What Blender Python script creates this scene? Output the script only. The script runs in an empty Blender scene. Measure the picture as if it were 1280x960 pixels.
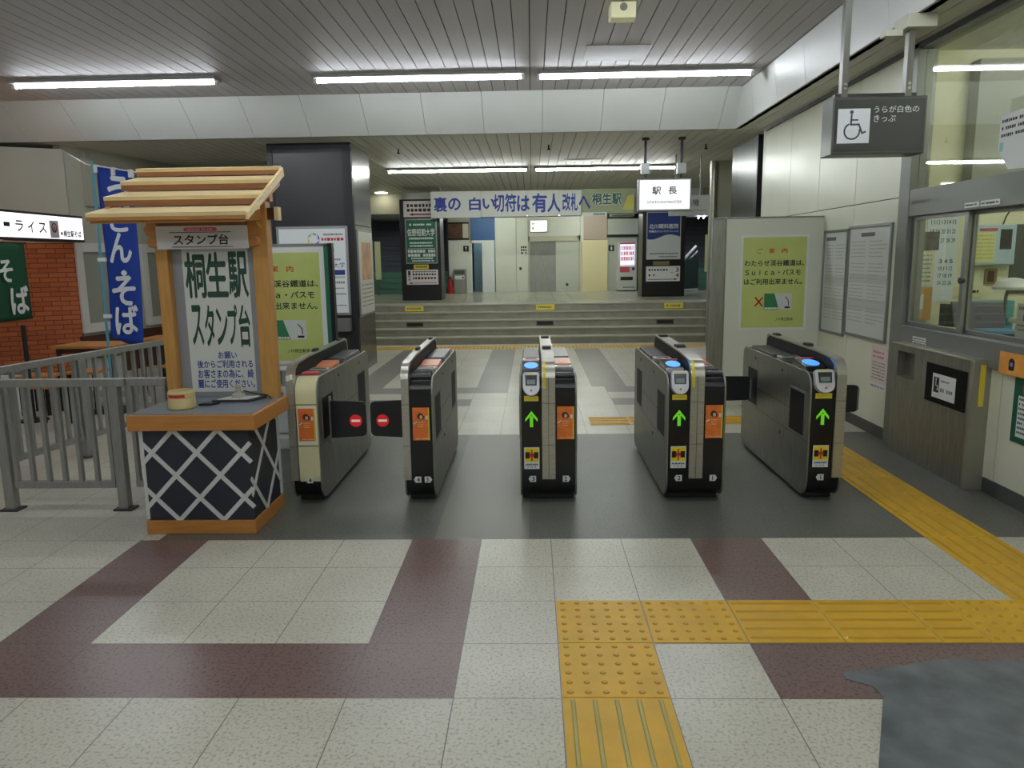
import bpy, bmesh, math, random
from mathutils import Vector, Matrix
random.seed(7)
scn = bpy.context.scene
COL = scn.collection

# ------------------------------------------------------------------ camera
F_PX, PITCH, YAW, ROLL = 942.244, 0.165062, 0.0280745, -0.0142820
_f = Vector((-math.sin(YAW)*math.cos(PITCH), math.cos(YAW)*math.cos(PITCH), -math.sin(PITCH)))
_r = Vector((math.cos(YAW), math.sin(YAW), 0)); _u = _r.cross(_f)
_r, _u = _r*math.cos(ROLL)+_u*math.sin(ROLL), -_r*math.sin(ROLL)+_u*math.cos(ROLL)
cam_d = bpy.data.cameras.new('camera'); cam = bpy.data.objects.new('camera', cam_d); COL.objects.link(cam)
cam_d.sensor_width = 36; cam_d.lens = F_PX/1280*36; cam_d.clip_end = 200; cam_d.clip_start = .05
M3 = Matrix((_r, _u, -_f)).transposed()
cam.matrix_world = Matrix.Translation((0, 0, 1.6)) @ M3.to_4x4()
scn.camera = cam

# ------------------------------------------------------------------ world, exposure
w = bpy.data.worlds.new('world'); scn.world = w; w.use_nodes = True
w.node_tree.nodes['Background'].inputs[0].default_value = (.8, .85, .8, 1)
w.node_tree.nodes['Background'].inputs[1].default_value = .25
vs = scn.view_settings
vs.view_transform = 'Standard'; vs.look = 'None'; vs.exposure = 0.0; vs.gamma = 1; vs.use_curve_mapping = False
scn.display_settings.display_device = 'sRGB'
TUBE_E = 64.0            # strength of the fluorescent tubes

# ------------------------------------------------------------------ materials
def lin(c):
    return tuple(((v/255)/12.92 if v/255 <= .04045 else ((v/255+.055)/1.055)**2.4) for v in c)
MATS = {}
def mat(name, rgb=(200, 200, 200), rough=.5, metal=0, emit=0, var=0, scale=8, stretch=(1, 1, 1), spec=.5, bump=0, coat=0):
    if name in MATS: return MATS[name]
    m = bpy.data.materials.new(name); m.use_nodes = True; nt = m.node_tree; b = nt.nodes['Principled BSDF']
    c = lin(rgb); b.inputs['Base Color'].default_value = (*c, 1)
    b.inputs['Roughness'].default_value = rough; b.inputs['Metallic'].default_value = metal
    b.inputs['Specular IOR Level'].default_value = spec
    if coat: b.inputs['Coat Weight'].default_value = coat; b.inputs['Coat Roughness'].default_value = .08
    if emit:
        b.inputs['Emission Color'].default_value = (*c, 1); b.inputs['Emission Strength'].default_value = emit
    if var or bump:
        tc = nt.nodes.new('ShaderNodeTexCoord'); mp = nt.nodes.new('ShaderNodeMapping'); mp.inputs['Scale'].default_value = stretch
        n = nt.nodes.new('ShaderNodeTexNoise'); n.inputs['Scale'].default_value = scale; n.inputs['Detail'].default_value = 5
        nt.links.new(tc.outputs['Object'], mp.inputs[0]); nt.links.new(mp.outputs[0], n.inputs['Vector'])
        if var:
            rp = nt.nodes.new('ShaderNodeValToRGB'); e = rp.color_ramp.elements
            e[0].position = .3; e[1].position = .7
            e[0].color = (*[max(0, v*(1-var)) for v in c], 1); e[1].color = (*[min(1, v*(1+var)) for v in c], 1)
            nt.links.new(n.outputs['Fac'], rp.inputs[0]); nt.links.new(rp.outputs[0], b.inputs['Base Color'])
        if bump:
            bm_ = nt.nodes.new('ShaderNodeBump'); bm_.inputs['Strength'].default_value = bump; bm_.inputs['Distance'].default_value = .01
            nt.links.new(n.outputs['Fac'], bm_.inputs['Height']); nt.links.new(bm_.outputs[0], b.inputs['Normal'])
    MATS[name] = m; return m

def glass(name, tint=(225, 232, 225), refl=.1, rough=.02):
    if name in MATS: return MATS[name]
    m = bpy.data.materials.new(name); m.use_nodes = True; nt = m.node_tree; nt.nodes.clear()
    o = nt.nodes.new('ShaderNodeOutputMaterial'); mx = nt.nodes.new('ShaderNodeMixShader')
    t = nt.nodes.new('ShaderNodeBsdfTransparent'); g = nt.nodes.new('ShaderNodeBsdfGlossy')
    t.inputs[0].default_value = (*lin(tint), 1); g.inputs['Roughness'].default_value = rough
    lw = nt.nodes.new('ShaderNodeLayerWeight'); lw.inputs[0].default_value = .5
    pw = nt.nodes.new('ShaderNodeMath'); pw.operation = 'POWER'; pw.inputs[1].default_value = 4
    ml = nt.nodes.new('ShaderNodeMath'); ml.operation = 'MULTIPLY_ADD'; ml.inputs[1].default_value = .9-refl; ml.inputs[2].default_value = refl
    nt.links.new(lw.outputs['Facing'], pw.inputs[0]); nt.links.new(pw.outputs[0], ml.inputs[0]); nt.links.new(ml.outputs[0], mx.inputs[0])
    nt.links.new(t.outputs[0], mx.inputs[1]); nt.links.new(g.outputs[0], mx.inputs[2]); nt.links.new(mx.outputs[0], o.inputs[0])
    MATS[name] = m; return m

def tile_mat(name, base, speck, x0=-.305, y0=2.55, pitch=.4, rough=.28, grout=(120, 118, 108), amount=.5):
    """polished terrazzo floor tile with its joints on the world grid"""
    m = bpy.data.materials.new(name); m.use_nodes = True; nt = m.node_tree; L = nt.links.new; b = nt.nodes['Principled BSDF']
    g = nt.nodes.new('ShaderNodeNewGeometry'); sx = nt.nodes.new('ShaderNodeSeparateXYZ'); L(g.outputs['Position'], sx.inputs[0])
    def mth(op, a, bb, v=None):
        n = nt.nodes.new('ShaderNodeMath'); n.operation = op
        for i, q in enumerate((a, bb)):
            if q is None: continue
            if isinstance(q, (int, float)): n.inputs[i].default_value = q
            else: L(q, n.inputs[i])
        return n.outputs[0]
    def joint(out, o):
        fr = mth('FRACT', mth('DIVIDE', mth('SUBTRACT', out, o), pitch), None)
        d = mth('MINIMUM', fr, mth('SUBTRACT', 1.0, fr))
        return mth('LESS_THAN', d, .0055)
    j = mth('MAXIMUM', joint(sx.outputs[0], x0), joint(sx.outputs[1], y0))
    v = nt.nodes.new('ShaderNodeTexNoise'); v.inputs['Scale'].default_value = 75; v.inputs['Detail'].default_value = 4; L(g.outputs['Position'], v.inputs['Vector'])
    r = nt.nodes.new('ShaderNodeValToRGB'); e = r.color_ramp.elements; e[0].position = .33; e[1].position = .5
    e[0].color = (*lin(speck), 1); e[1].color = (*lin(base), 1); L(v.outputs['Fac'], r.inputs[0])
    n2 = nt.nodes.new('ShaderNodeTexNoise'); n2.inputs['Scale'].default_value = 1.7; n2.inputs['Detail'].default_value = 3; L(g.outputs['Position'], n2.inputs['Vector'])
    m2 = nt.nodes.new('ShaderNodeMix'); m2.data_type = 'RGBA'; m2.blend_type = 'MULTIPLY'
    r2 = nt.nodes.new('ShaderNodeValToRGB'); r2.color_ramp.elements[0].color = (.82, .82, .82, 1); r2.color_ramp.elements[1].color = (1, 1, 1, 1)
    r2.color_ramp.elements[0].position = .3; r2.color_ramp.elements[1].position = .7
    L(n2.outputs['Fac'], r2.inputs[0]); m2.inputs[0].default_value = 1; L(r.outputs[0], m2.inputs[6]); L(r2.outputs[0], m2.inputs[7])
    mg = nt.nodes.new('ShaderNodeMix'); mg.data_type = 'RGBA'; L(j, mg.inputs[0]); L(m2.outputs[2], mg.inputs[6]); mg.inputs[7].default_value = (*lin(grout), 1)
    L(mg.outputs[2], b.inputs['Base Color'])
    b.inputs['Roughness'].default_value = rough; b.inputs['Specular IOR Level'].default_value = .5
    MATS[name] = m; return m

def brick_mat(name, c1, c2, mortar, sc=1, rot=0):
    m = bpy.data.materials.new(name); m.use_nodes = True; nt = m.node_tree; L = nt.links.new; b = nt.nodes['Principled BSDF']
    tc = nt.nodes.new('ShaderNodeTexCoord'); br = nt.nodes.new('ShaderNodeTexBrick')
    L(tc.outputs['UV'], br.inputs['Vector']); br.inputs['Scale'].default_value = sc
    br.inputs['Color1'].default_value = (*lin(c1), 1); br.inputs['Color2'].default_value = (*lin(c2), 1); br.inputs['Mortar'].default_value = (*lin(mortar), 1)
    br.inputs['Mortar Size'].default_value = .006; br.inputs['Brick Width'].default_value = .22; br.inputs['Row Height'].default_value = .065
    L(br.outputs['Color'], b.inputs['Base Color']); b.inputs['Roughness'].default_value = .7
    MATS[name] = m; return m

# ------------------------------------------------------------------ builders
ORG = {}
def finish(o, parent):
    COL.objects.link(o)
    if parent is not None:
        o.parent = parent; ORG[o.name] = ORG[parent.name]
    else: ORG[o.name] = Vector((0, 0, 0))
    return o
def thing(name, label, cat, loc=(0, 0, 0), group=None, kind=None):
    o = bpy.data.objects.new(name, None); COL.objects.link(o); o.location = loc; o.empty_display_size = .1
    ORG[o.name] = Vector(loc); return tag(o, label, cat, group, kind)
def tag(o, label, cat, group=None, kind=None):
    o['label'] = label; o['category'] = cat
    if group: o['group'] = group
    if kind: o['kind'] = kind
    return o
def link(name, bm, m, parent=None, smooth=False, bevel=0):
    me = bpy.data.meshes.new(name); bmesh.ops.recalc_face_normals(bm, faces=bm.faces[:])
    if parent is not None: bmesh.ops.translate(bm, verts=bm.verts[:], vec=-ORG[parent.name])
    bm.to_mesh(me); bm.free()
    for q in (m if isinstance(m, (list, tuple)) else [m]): me.materials.append(q)
    if smooth:
        for p in me.polygons: p.use_smooth = True
        me.set_sharp_from_angle(angle=math.radians(35))
    o = bpy.data.objects.new(name, me); finish(o, parent)
    if bevel:
        b = o.modifiers.new('bevel', 'BEVEL'); b.width = bevel; b.segments = 2; b.limit_method = 'ANGLE'; b.angle_limit = math.radians(40)
    return o
class B:
    def __init__(s): s.bm = bmesh.new()
    def box(s, x0, x1, y0, y1, z0, z1):
        v = [s.bm.verts.new(p) for p in ((x0,y0,z0),(x1,y0,z0),(x1,y1,z0),(x0,y1,z0),(x0,y0,z1),(x1,y0,z1),(x1,y1,z1),(x0,y1,z1))]
        for f in ((0,1,2,3),(4,5,6,7),(0,1,5,4),(1,2,6,5),(2,3,7,6),(3,0,4,7)): s.bm.faces.new([v[i] for i in f])
        return s
    def hexa(s, pts):
        v = [s.bm.verts.new(p) for p in pts]
        for f in ((0,1,2,3),(4,5,6,7),(0,1,5,4),(1,2,6,5),(2,3,7,6),(3,0,4,7)): s.bm.faces.new([v[i] for i in f])
        return s
    def prism(s, pts, vec):
        vec = Vector(vec); a = [s.bm.verts.new(p) for p in pts]; b = [s.bm.verts.new(Vector(p)+vec) for p in pts]
        n = len(a); s.bm.faces.new(a); s.bm.faces.new(b[::-1])
        for i in range(n): s.bm.faces.new((a[i], a[(i+1) % n], b[(i+1) % n], b[i]))
        return s
    def quad(s, *pts):
        s.bm.faces.new([s.bm.verts.new(p) for p in pts]); return s
    def tube(s, p0, p1, r0, r1=None, n=16):
        p0, p1 = Vector(p0), Vector(p1); r1 = r0 if r1 is None else r1; d = (p1-p0).normalized()
        a = d.orthogonal().normalized(); b = d.cross(a)
        A = [s.bm.verts.new(p0+r0*(math.cos(t)*a+math.sin(t)*b)) for t in [2*math.pi*i/n for i in range(n)]]
        C = [s.bm.verts.new(p1+r1*(math.cos(t)*a+math.sin(t)*b)) for t in [2*math.pi*i/n for i in range(n)]]
        s.bm.faces.new(A); s.bm.faces.new(C[::-1])
        for i in range(n): s.bm.faces.new((A[i], A[(i+1) % n], C[(i+1) % n], C[i]))
        return s
    def path(s, pts, r, n=10):
        for a, b in zip(pts, pts[1:]): s.tube(a, b, r, n=n)
        return s
    def lathe(s, c, prof, n=28):
        rings = []
        for r, z in prof: rings.append([s.bm.verts.new((c[0]+r*math.cos(2*math.pi*i/n), c[1]+r*math.sin(2*math.pi*i/n), c[2]+z)) for i in range(n)])
        for A, C in zip(rings, rings[1:]):
            for i in range(n): s.bm.faces.new((A[i], A[(i+1) % n], C[(i+1) % n], C[i]))
        s.bm.faces.new(rings[0]); s.bm.faces.new(rings[-1][::-1]); return s
    def out(s, name, m, parent=None, **k): return link(name, s.bm, m, parent, **k)
class Pl:
    """a plane in the place: 2-D (u, v) plus a height d off its face"""
    def __init__(s, o, right=(1, 0, 0), up=(0, 0, 1)):
        s.o, s.r, s.u = Vector(o), Vector(right).normalized(), Vector(up).normalized(); s.n = s.r.cross(s.u)
    def __call__(s, u, v, d=0): return s.o+s.r*u+s.u*v+s.n*d
def front(x, y, z): return Pl((x, y, z))                              # faces the camera
def rwall(x, y, z): return Pl((x, y, z), (0, -1, 0))                   # faces -X
def lwall(x, y, z): return Pl((x, y, z), (0, 1, 0))                    # faces +X
def pbox(b, pl, u0, v0, u1, v1, d0, d1):
    return b.hexa([pl(u0,v0,d0), pl(u1,v0,d0), pl(u1,v1,d0), pl(u0,v1,d0), pl(u0,v0,d1), pl(u1,v0,d1), pl(u1,v1,d1), pl(u0,v1,d1)])
def slab(name, pl, u0, v0, u1, v1, d0, d1, m, parent=None, **k):
    return pbox(B(), pl, u0, v0, u1, v1, d0, d1).out(name, m, parent, **k)
def poly(name, pl, shapes, d, m, parent, t=.0015):
    b = B()
    for s in shapes: b.prism([pl(u, v, d) for u, v in s], pl.n*t)
    return b.out(name, m, parent)
def circ(u, v, r, n=24, r2=None, a0=0, a1=2*math.pi):
    return [(u+r*math.cos(a0+(a1-a0)*i/n), v+(r2 or r)*math.sin(a0+(a1-a0)*i/n)) for i in range(n)]
def stroke(pts, w):
    out = []
    for (x0, y0), (x1, y1) in zip(pts, pts[1:]):
        l = math.hypot(x1-x0, y1-y0) or 1; nx, ny = -(y1-y0)/l*w/2, (x1-x0)/l*w/2; ex, ey = (x1-x0)/l*w/2, (y1-y0)/l*w/2
        out.append([(x0-ex+nx, y0-ey+ny), (x0-ex-nx, y0-ey-ny), (x1+ex-nx, y1+ey-ny), (x1+ex+nx, y1+ey+ny)])
    return out
TX = {}
def glyphs(s, bold, lead=1.0, space=1.0, align='CENTER'):
    k = (s, lead, space, align)
    if k not in TX:
        cu = bpy.data.curves.new('lettering', 'FONT'); cu.body = s; cu.space_line = lead; cu.space_character = space
        cu.align_x = align; cu.resolution_u = 3; cu.fill_mode = 'FRONT'
        o = bpy.data.objects.new('lettering', cu); COL.objects.link(o); bpy.context.view_layer.update()
        me = bpy.data.meshes.new_from_object(o.evaluated_get(bpy.context.evaluated_depsgraph_get()))
        bpy.data.objects.remove(o); bpy.data.curves.remove(cu)
        TX[k] = ([tuple(v.co) for v in me.vertices], [tuple(p.vertices) for p in me.polygons]); bpy.data.meshes.remove(me)
    return TX[k]
def text(b, pl, s, u0, v0, u1, v1, d, bold=0, lead=1.0, space=1.0, keep=False, align='CENTER'):
    """letters of s filling the rectangle (u0,v0)-(u1,v1) of plane pl"""
    vs_, fs = glyphs(s, bold, lead, space, align)
    xs = [v[0] for v in vs_]; ys = [v[1] for v in vs_]; x0, x1, y0, y1 = min(xs), max(xs), min(ys), max(ys)
    kx, ky = (u1-u0)/max(x1-x0, 1e-6), (v1-v0)/max(y1-y0, 1e-6)
    if keep: kx = ky = min(kx, ky)
    cu, cv = (u0+u1)/2, (v0+v1)/2
    q = bold*.55
    for i, (ox, oy) in enumerate(((0, 0), (-q, 0), (q, 0), (0, q), (0, -q)) if bold else ((0, 0),)):
        vv = [b.bm.verts.new(pl(cu+(x+ox-(x0+x1)/2)*kx, cv+(y+oy-(y0+y1)/2)*ky, d+.00012*i)) for x, y, _ in vs_]
        for f in fs: b.bm.faces.new([vv[j] for j in f])
    return b
def lettering(pl, items, m, parent, d, name='lettering', **k):
    b = B()
    for it in items: text(b, pl, *it, d=d, **k)
    return b.out(name, m, parent)
def textlines(pl, rows, d, m, parent, name='small_print', gap=.25, seed=1):
    """lines of print too small to read: rows of little dashes (u0, u1, v, height)"""
    rnd = random.Random(seed); b = B()
    for u0, u1, v, h in rows:
        u = u0
        while u < u1-h*.3:
            w = min(h*rnd.uniform(.55, 1.0), u1-u); hh = h*rnd.uniform(.75, 1)
            b.quad(pl(u, v-hh/2, d), pl(u+w, v-hh/2, d), pl(u+w, v+hh/2, d), pl(u, v+hh/2, d)); u += w+h*gap
            if rnd.random() < .06: u += h*.8
    return b.out(name, m, parent)

# common materials
STEEL = mat('brushed_steel', (188, 186, 174), .34, .9, var=.12, scale=14, stretch=(1, 1, 9))
STEELD = mat('satin_steel', (150, 150, 140), .46, .9, var=.15, scale=6, stretch=(9, 9, 1))
ALU = mat('aluminium_frame', (150, 152, 150), .4, .85)
GREYF = mat('grey_painted_frame', (128, 130, 124), .45, .3)
BLACKG = mat('black_gloss', (13, 13, 15), .16, coat=.4)
BLACK = mat('black_matt', (20, 20, 21), .45)
DARK = mat('dark_grey', (50, 50, 52), .45)
WHITE = mat('white_paint', (232, 234, 230), .5)
PAPER = mat('white_paper', (226, 228, 224), .7)
CREAMW = mat('cream_wall', (222, 224, 202), .33, var=.03, scale=2)
GREENL = mat('lime_poster', (192, 204, 118), .55, var=.04, scale=4)
INK = mat('ink_black', (22, 22, 24), .6)
INKG = mat('ink_grey', (118, 120, 120), .7)
RED = mat('red', (196, 40, 36), .45)
REDTXT = mat('red_ink', (196, 62, 40), .6)
ORANGE = mat('orange_sticker', (232, 122, 48), .45, var=.12, scale=22)
YEL = mat('yellow', (226, 206, 60), .5)
BLUE = mat('royal_blue', (28, 66, 170), .6)
NAVY = mat('navy_blue', (32, 54, 128), .5)
GREEN = mat('dark_green', (16, 92, 66), .5)
WOOD = mat('pale_timber', (236, 212, 158), .5, var=.1, scale=5, stretch=(1, 10, 10))
WOODO = mat('orange_timber', (188, 128, 62), .45, var=.12, scale=5, stretch=(1, 10, 10))
WOODV = mat('post_timber', (196, 144, 74), .45, var=.12, scale=5, stretch=(10, 10, 1))
WOODD = mat('brown_shaded_timber', (150, 98, 52), .5, var=.14, scale=5, stretch=(1, 10, 10))
DARKWOOD = mat('dark_brown', (74, 40, 28), .5)

# ================================================================== SETTING
LT = tile_mat('light_terrazzo', (212, 209, 192), (172, 168, 150))
BR = tile_mat('brown_terrazzo', (128, 104, 98), (84, 62, 60), grout=(92, 78, 74))
GY = tile_mat('grey_rubber', (108, 108, 100), (78, 78, 73), pitch=50, rough=.38)
GYL = tile_mat('grey_terrazzo', (140, 134, 130), (100, 96, 92))
PLT = tile_mat('platform_terrazzo', (206, 206, 184), (160, 156, 140), rough=.22)
XG = lambda k: -.305+.4*k
YG = lambda j: 2.55+.4*j
b = B(); slots = []
def fl(x0, x1, y0, y1, k, z=0):
    b.quad((x0, y0, z), (x1, y0, z), (x1, y1, z), (x0, y1, z)); slots.append(k)
XL, XR = -9, 6.2
YB = -5.0
fl(XL, XR, YB, YG(0), 0)
fl(XL, XG(-14), YG(0), YG(1), 0); fl(XG(-14), XG(0), YG(0), YG(1), 1); fl(XG(0), XG(3), YG(0), YG(1), 0); fl(XG(3), XR, YG(0), YG(1), 1)
fl(XL, XG(-5), YG(1), YG(2), 0); fl(XG(-5), XG(-4), YG(1), YG(2), 1); fl(XG(-4), XG(-1), YG(1), YG(2), 0); fl(XG(-1), XG(0), YG(1), YG(2), 1); fl(XG(0), XR, YG(1), YG(2), 0)
fl(XL, XG(-5), YG(2), YG(4), 0); fl(XG(-5), XG(-4), YG(2), YG(4), 1); fl(XG(-4), XG(-1), YG(2), YG(4), 0); fl(XG(-1), XG(0), YG(2), YG(4), 1)
fl(XG(0), XG(3), YG(2), YG(4), 0); fl(XG(3), XG(4), YG(2), YG(4), 1); fl(XG(4), XR, YG(2), YG(4), 0)
GX = -2.2
fl(XL, GX, YG(4), 6.77, 0); fl(GX, XR, YG(4), 6.77, 2)
ys = [6.77, 8.0, 8.42, 8.82, 9.25, 13.35, 14.3]
fl(XL, XR, 6.77, 8.15, 0)
fl(XL, XG(-1), 8.15, 8.55, 3); fl(XG(-1), XG(3), 8.15, 8.55, 0); fl(XG(3), XR, 8.15, 8.55, 3)
fl(XL, XR, 8.55, 8.95, 0)
fl(XL, XG(-1), 8.95, 9.35, 3); fl(XG(-1), XG(0), 8.95, 9.35, 3); fl(XG(0), XG(3), 8.95, 9.35, 0); fl(XG(3), XR, 8.95, 9.35, 3)
for x0, x1, k in ((XL, XG(-5), 0), (XG(-5), XG(-4), 3), (XG(-4), XG(-1), 0), (XG(-1), XG(0), 3), (XG(0), XG(2.6), 0), (XG(2.6), XG(3.7), 3), (XG(3.7), XG(7), 0), (XG(7), XR, 0)):
    fl(x0, x1, 9.35, 13.4, k)
fl(XL, XR, 13.4, 14.25, 0)
for f, k in zip(b.bm.faces, slots): f.material_index = k
bmesh.ops.remove_doubles(b.bm, verts=b.bm.verts[:], dist=1e-5)
o = b.out('floor', [LT, BR, GY, GYL]); tag(o, 'station concourse floor of pale terrazzo tiles with brown bands and grey gate strip', 'floor', kind='structure')

# grey cement repair patch, bottom right
PATCH = mat('cement_patch', (104, 110, 112), .32, var=.34, scale=7, bump=.5)
pp = [(.94, 1.9), (1.08, 2.18), (1.267, 2.56), (1.262, 2.63), (1.18, 2.68), (1.185, 2.73), (1.30, 2.745), (1.46, 2.78), (1.60, 2.82), (1.70, 2.835), (1.76, 2.80), (1.86, 2.83), (1.98, 2.80), (2.5, 2.74), (2.6, 1.9)]
o = B().prism([(x, y, .0005) for x, y in pp], (0, 0, .002)).out('floor_patch', PATCH); tag(o, 'worn grey cement repair patch in the floor, bottom right', 'floor patch', kind='structure')

# tactile paving
TY = mat('tactile_yellow', (214, 168, 34), .42, var=.1, scale=7)
TYD = mat('tactile_bump', (196, 146, 30), .4)
TYG = mat('tactile_worn_bar', (176, 164, 92), .45)
def tactile(name, tiles, label):
    t = thing(name, label, 'tactile paving', (tiles[0][0], tiles[0][2], 0), kind='structure')
    base = B(); bumps = B(); worn = B()
    for x0, x1, y0, y1, k in tiles:
        g = .003; base.box(x0+g, x1-g, y0+g, y1-g, .0005, .004)
        if k == 'dot':
            nx = max(2, round((x1-x0)/.0667)); ny = max(2, round((y1-y0)/.0667))
            for i in range(nx):
                for j in range(ny):
                    bumps.tube((x0+(i+.5)*(x1-x0)/nx, y0+(j+.5)*(y1-y0)/ny, .004), (x0+(i+.5)*(x1-x0)/nx, y0+(j+.5)*(y1-y0)/ny, .0085), .0135, .009, n=8)
        elif k == 'barx':
            n = max(2, round((y1-y0)/.08))
            for j in range(n):
                y = y0+(j+.5)*(y1-y0)/n; worn.hexa([(x0+.015, y-.009, .004), (x1-.015, y-.009, .004), (x1-.015, y+.009, .004), (x0+.015, y+.009, .004), (x0+.02, y-.005, .0085), (x1-.02, y-.005, .0085), (x1-.02, y+.005, .0085), (x0+.02, y+.005, .0085)])
        else:
            n = max(2, round((x1-x0)/.08))
            for i in range(n):
                x = x0+(i+.5)*(x1-x0)/n; worn.hexa([(x-.009, y0+.015, .004), (x+.009, y0+.015, .004), (x+.009, y1-.015, .004), (x-.009, y1-.015, .004), (x-.005, y0+.02, .0085), (x+.005, y0+.02, .0085), (x+.005, y1-.02, .0085), (x-.005, y1-.02, .0085)])
    base.out('base_tile', TY, t)
    if len(bumps.bm.verts): bumps.out('dot', TYD, t)
    if len(worn.bm.verts): worn.out('bar', TYG if tiles[0][4] == 'bary' and tiles[0][2] < 3 else TYD, t)
    return t
X = XG
tactile('tactile_paving', [(X(1), X(2), YG(-1)-.4*i, YG(0)-.4*i, 'bary') for i in range(3)]+[(X(1), X(2), YG(0), YG(1), 'dot')], 'yellow tactile paving running from the bottom edge up to the crossing strip')
tactile('tactile_paving', [(X(1), X(2), YG(1), YG(2), 'dot'), (X(2), X(3), YG(1), YG(2), 'dot'), (X(3), X(4), YG(1), YG(2), 'barx'), (X(4), X(5), YG(1), YG(2), 'barx'), (X(5), X(5.5), YG(1), YG(2), 'barx'), (X(5.5), X(6.5), YG(1), YG(2), 'dot'), (X(6.5), X(7.5), YG(1), YG(2), 'dot')], 'yellow tactile paving strip crossing the tiles in front of the gates')
tactile('tactile_paving', [(2.22, 2.62, YG(2)+.4*i, YG(3)+.4*i, 'bary') for i in range(12)], 'long yellow tactile paving strip leading past the rightmost ticket gate')
tactile('tactile_paving', [(.55+.4*i, .95+.4*i, 7.13, 7.5, 'barx') for i in range(4)], 'yellow tactile paving strip seen behind the gates on white tiles')
tactile('tactile_paving', [(-2.9+.6*i, -2.3+.6*i, 13.45, 13.85, 'dot') for i in range(10)], 'yellow tactile paving strip at the foot of the stairs')

# ceilings ---------------------------------------------------------
HC, HS = 3.616, 3.2
SLAT = mat('ceiling_slat', (194, 190, 191), .55)
SLATF = mat('ceiling_slat_far', (198, 196, 184), .55)
GAP = mat('ceiling_gap', (52, 52, 50), .8)
def slats(name, x0, x1, y0, y1, z, m, label, pitch=.15):
    b = B(); x = x0; k = []
    while x < x1-1e-4:
        b.box(x+.0045, min(x+pitch, x1)-.0045, y0, y1, z, z+.02); x += pitch
    for f in b.bm.faces: f.material_index = 0
    n = len(b.bm.faces); b.box(x0, x1, y0, y1, z+.022, z+.06); b.bm.faces.ensure_lookup_table()
    for f in b.bm.faces[n:]: f.material_index = 1
    o = b.out(name, [m, GAP]); return tag(o, label, 'ceiling', kind='structure')
slats('ceiling', XL, 2.57, YB, 9.65, HC, SLAT, 'grey slatted ceiling above the concourse in front of the beam')
slats('ceiling_far', XL, 4.6, 10.15, 18.7, HS, SLATF, 'grey slatted lower ceiling between the beam and the stairs')
slats('ceiling_side', 2.64, 3.10, YB, 10.15, HS, SLATF, 'slatted strip of lower ceiling along the office wall', .16)
PANELW = mat('beam_panel', (196, 198, 192), .45, var=.02, scale=2)
b = B(); xs = [(-9.0+.75*i+.155) for i in range(17)]
for i, x in enumerate(xs):
    a0 = x; a1 = min(x+.745, 2.62); t1 = min(x+.745, 2.57) if a1 < 2.62 else 2.57
    if a0 > 2.5: break
    b.hexa([(a0, 10.15, HS), (a1, 10.15, HS), (a1, 10.2, HS), (a0, 10.2, HS), (a0, 9.65, HC), (t1, 9.65, HC), (t1, 9.75, HC), (a0, 9.75, HC)])
o = b.out('ceiling_beam', PANELW); tag(o, 'sloping white panelled beam across the ceiling', 'beam', kind='structure')
b = B(); y = 10.15
while y > YB:
    y1 = y-.845; yt0 = min(y, 9.65)
    b.hexa([(2.62, y1, HS), (2.62, y, HS), (2.70, y, HS), (2.70, y1, HS), (2.57, y1, HC), (2.57, yt0, HC), (2.70, yt0, HC), (2.70, y1, HC)]); y -= .85
o = b.out('ceiling_beam_side', PANELW); tag(o, 'white panelled ceiling beam running along the office side', 'beam', kind='structure')
o = B().box(XL, 10, YB, 24, HC+.1, HC+.2).out('ceiling_slab', GAP); tag(o, 'dark slab above the ceilings', 'ceiling', kind='structure')
o = B().box(.55, 1.17, 7.72, 8.3, HC-.006, HC+.001).out('ceiling_hatch', mat('hatch', (160, 158, 156), .45, .1)); tag(o, 'square access hatch in the slatted ceiling', 'hatch', kind='structure')
o = B().box(.55, 1.17, 12.9, 13.2, HS-.006, HS+.001).out('ceiling_hatch', SLATF); tag(o, 'narrow access hatch in the far lower ceiling', 'hatch', kind='structure')

# walls -------------------------------------------------------------
b = B(); b.box(XL, 10, YB-.1, YB, 0, HC+.1)
o = b.out('wall_back', mat('back_wall', (150, 150, 142), .6)); tag(o, 'plain wall behind the viewer', 'wall', kind='structure')
o = B().box(XL-.1, XL, YB, 24, 0, HC+.1).out('wall_left', mat('left_wall', (130, 128, 122), .6)); tag(o, 'far left concourse wall', 'wall', kind='structure')
# right wall with the office window opening: Y 3.2 .. 6.4
RW = 3.04; RT = .12
b = B()
def rp(y0, y1, z0, z1): b.box(RW, RW+RT, y0+.004, y1-.004, z0+.004, z1-.004)
for y0, y1 in ((6.42, 7.35), (7.35, 8.28), (8.28, 9.2), (9.2, 10.2)):
    for z0, z1 in ((0, 2.05), (2.05, HS+.1)): rp(y0, y1, z0, z1)
for y0, y1 in ((4.9, 6.25), (3.2, 4.9)): rp(y0, y1, 0, .84)
rp(YB, 3.2, 0, HS+.1)
o = b.out('wall_right', CREAMW); tag(o, 'cream panelled wall on the right with the office window', 'wall', kind='structure')
o = B().box(RW+.02, RW+RT-.01, 6.42, 10.19, 0, HS+.1).box(RW+.02, RW+RT-.01, 3.2, 6.42, 0, .8).out('wall_right_core', GAP); tag(o, 'dark joints behind the cream wall panels', 'wall', kind='structure')
BASEB = mat('baseboard_grey', (74, 76, 74), .4, var=.15, scale=12)
o = B().box(RW-.012, RW, 6.42, 8.03, 0, .1).box(RW-.012, RW, YB, 5.0, 0, .1).out('baseboard_right', BASEB); tag(o, 'dark grey baseboard along the right wall', 'baseboard', kind='structure')
o = B().box(RW-.03, RW, 5.0, 10.15, HS-.035, HS).out('trim_1', DARK); tag(o, 'dark strip where the right wall meets the ceiling', 'trim', kind='structure')

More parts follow.
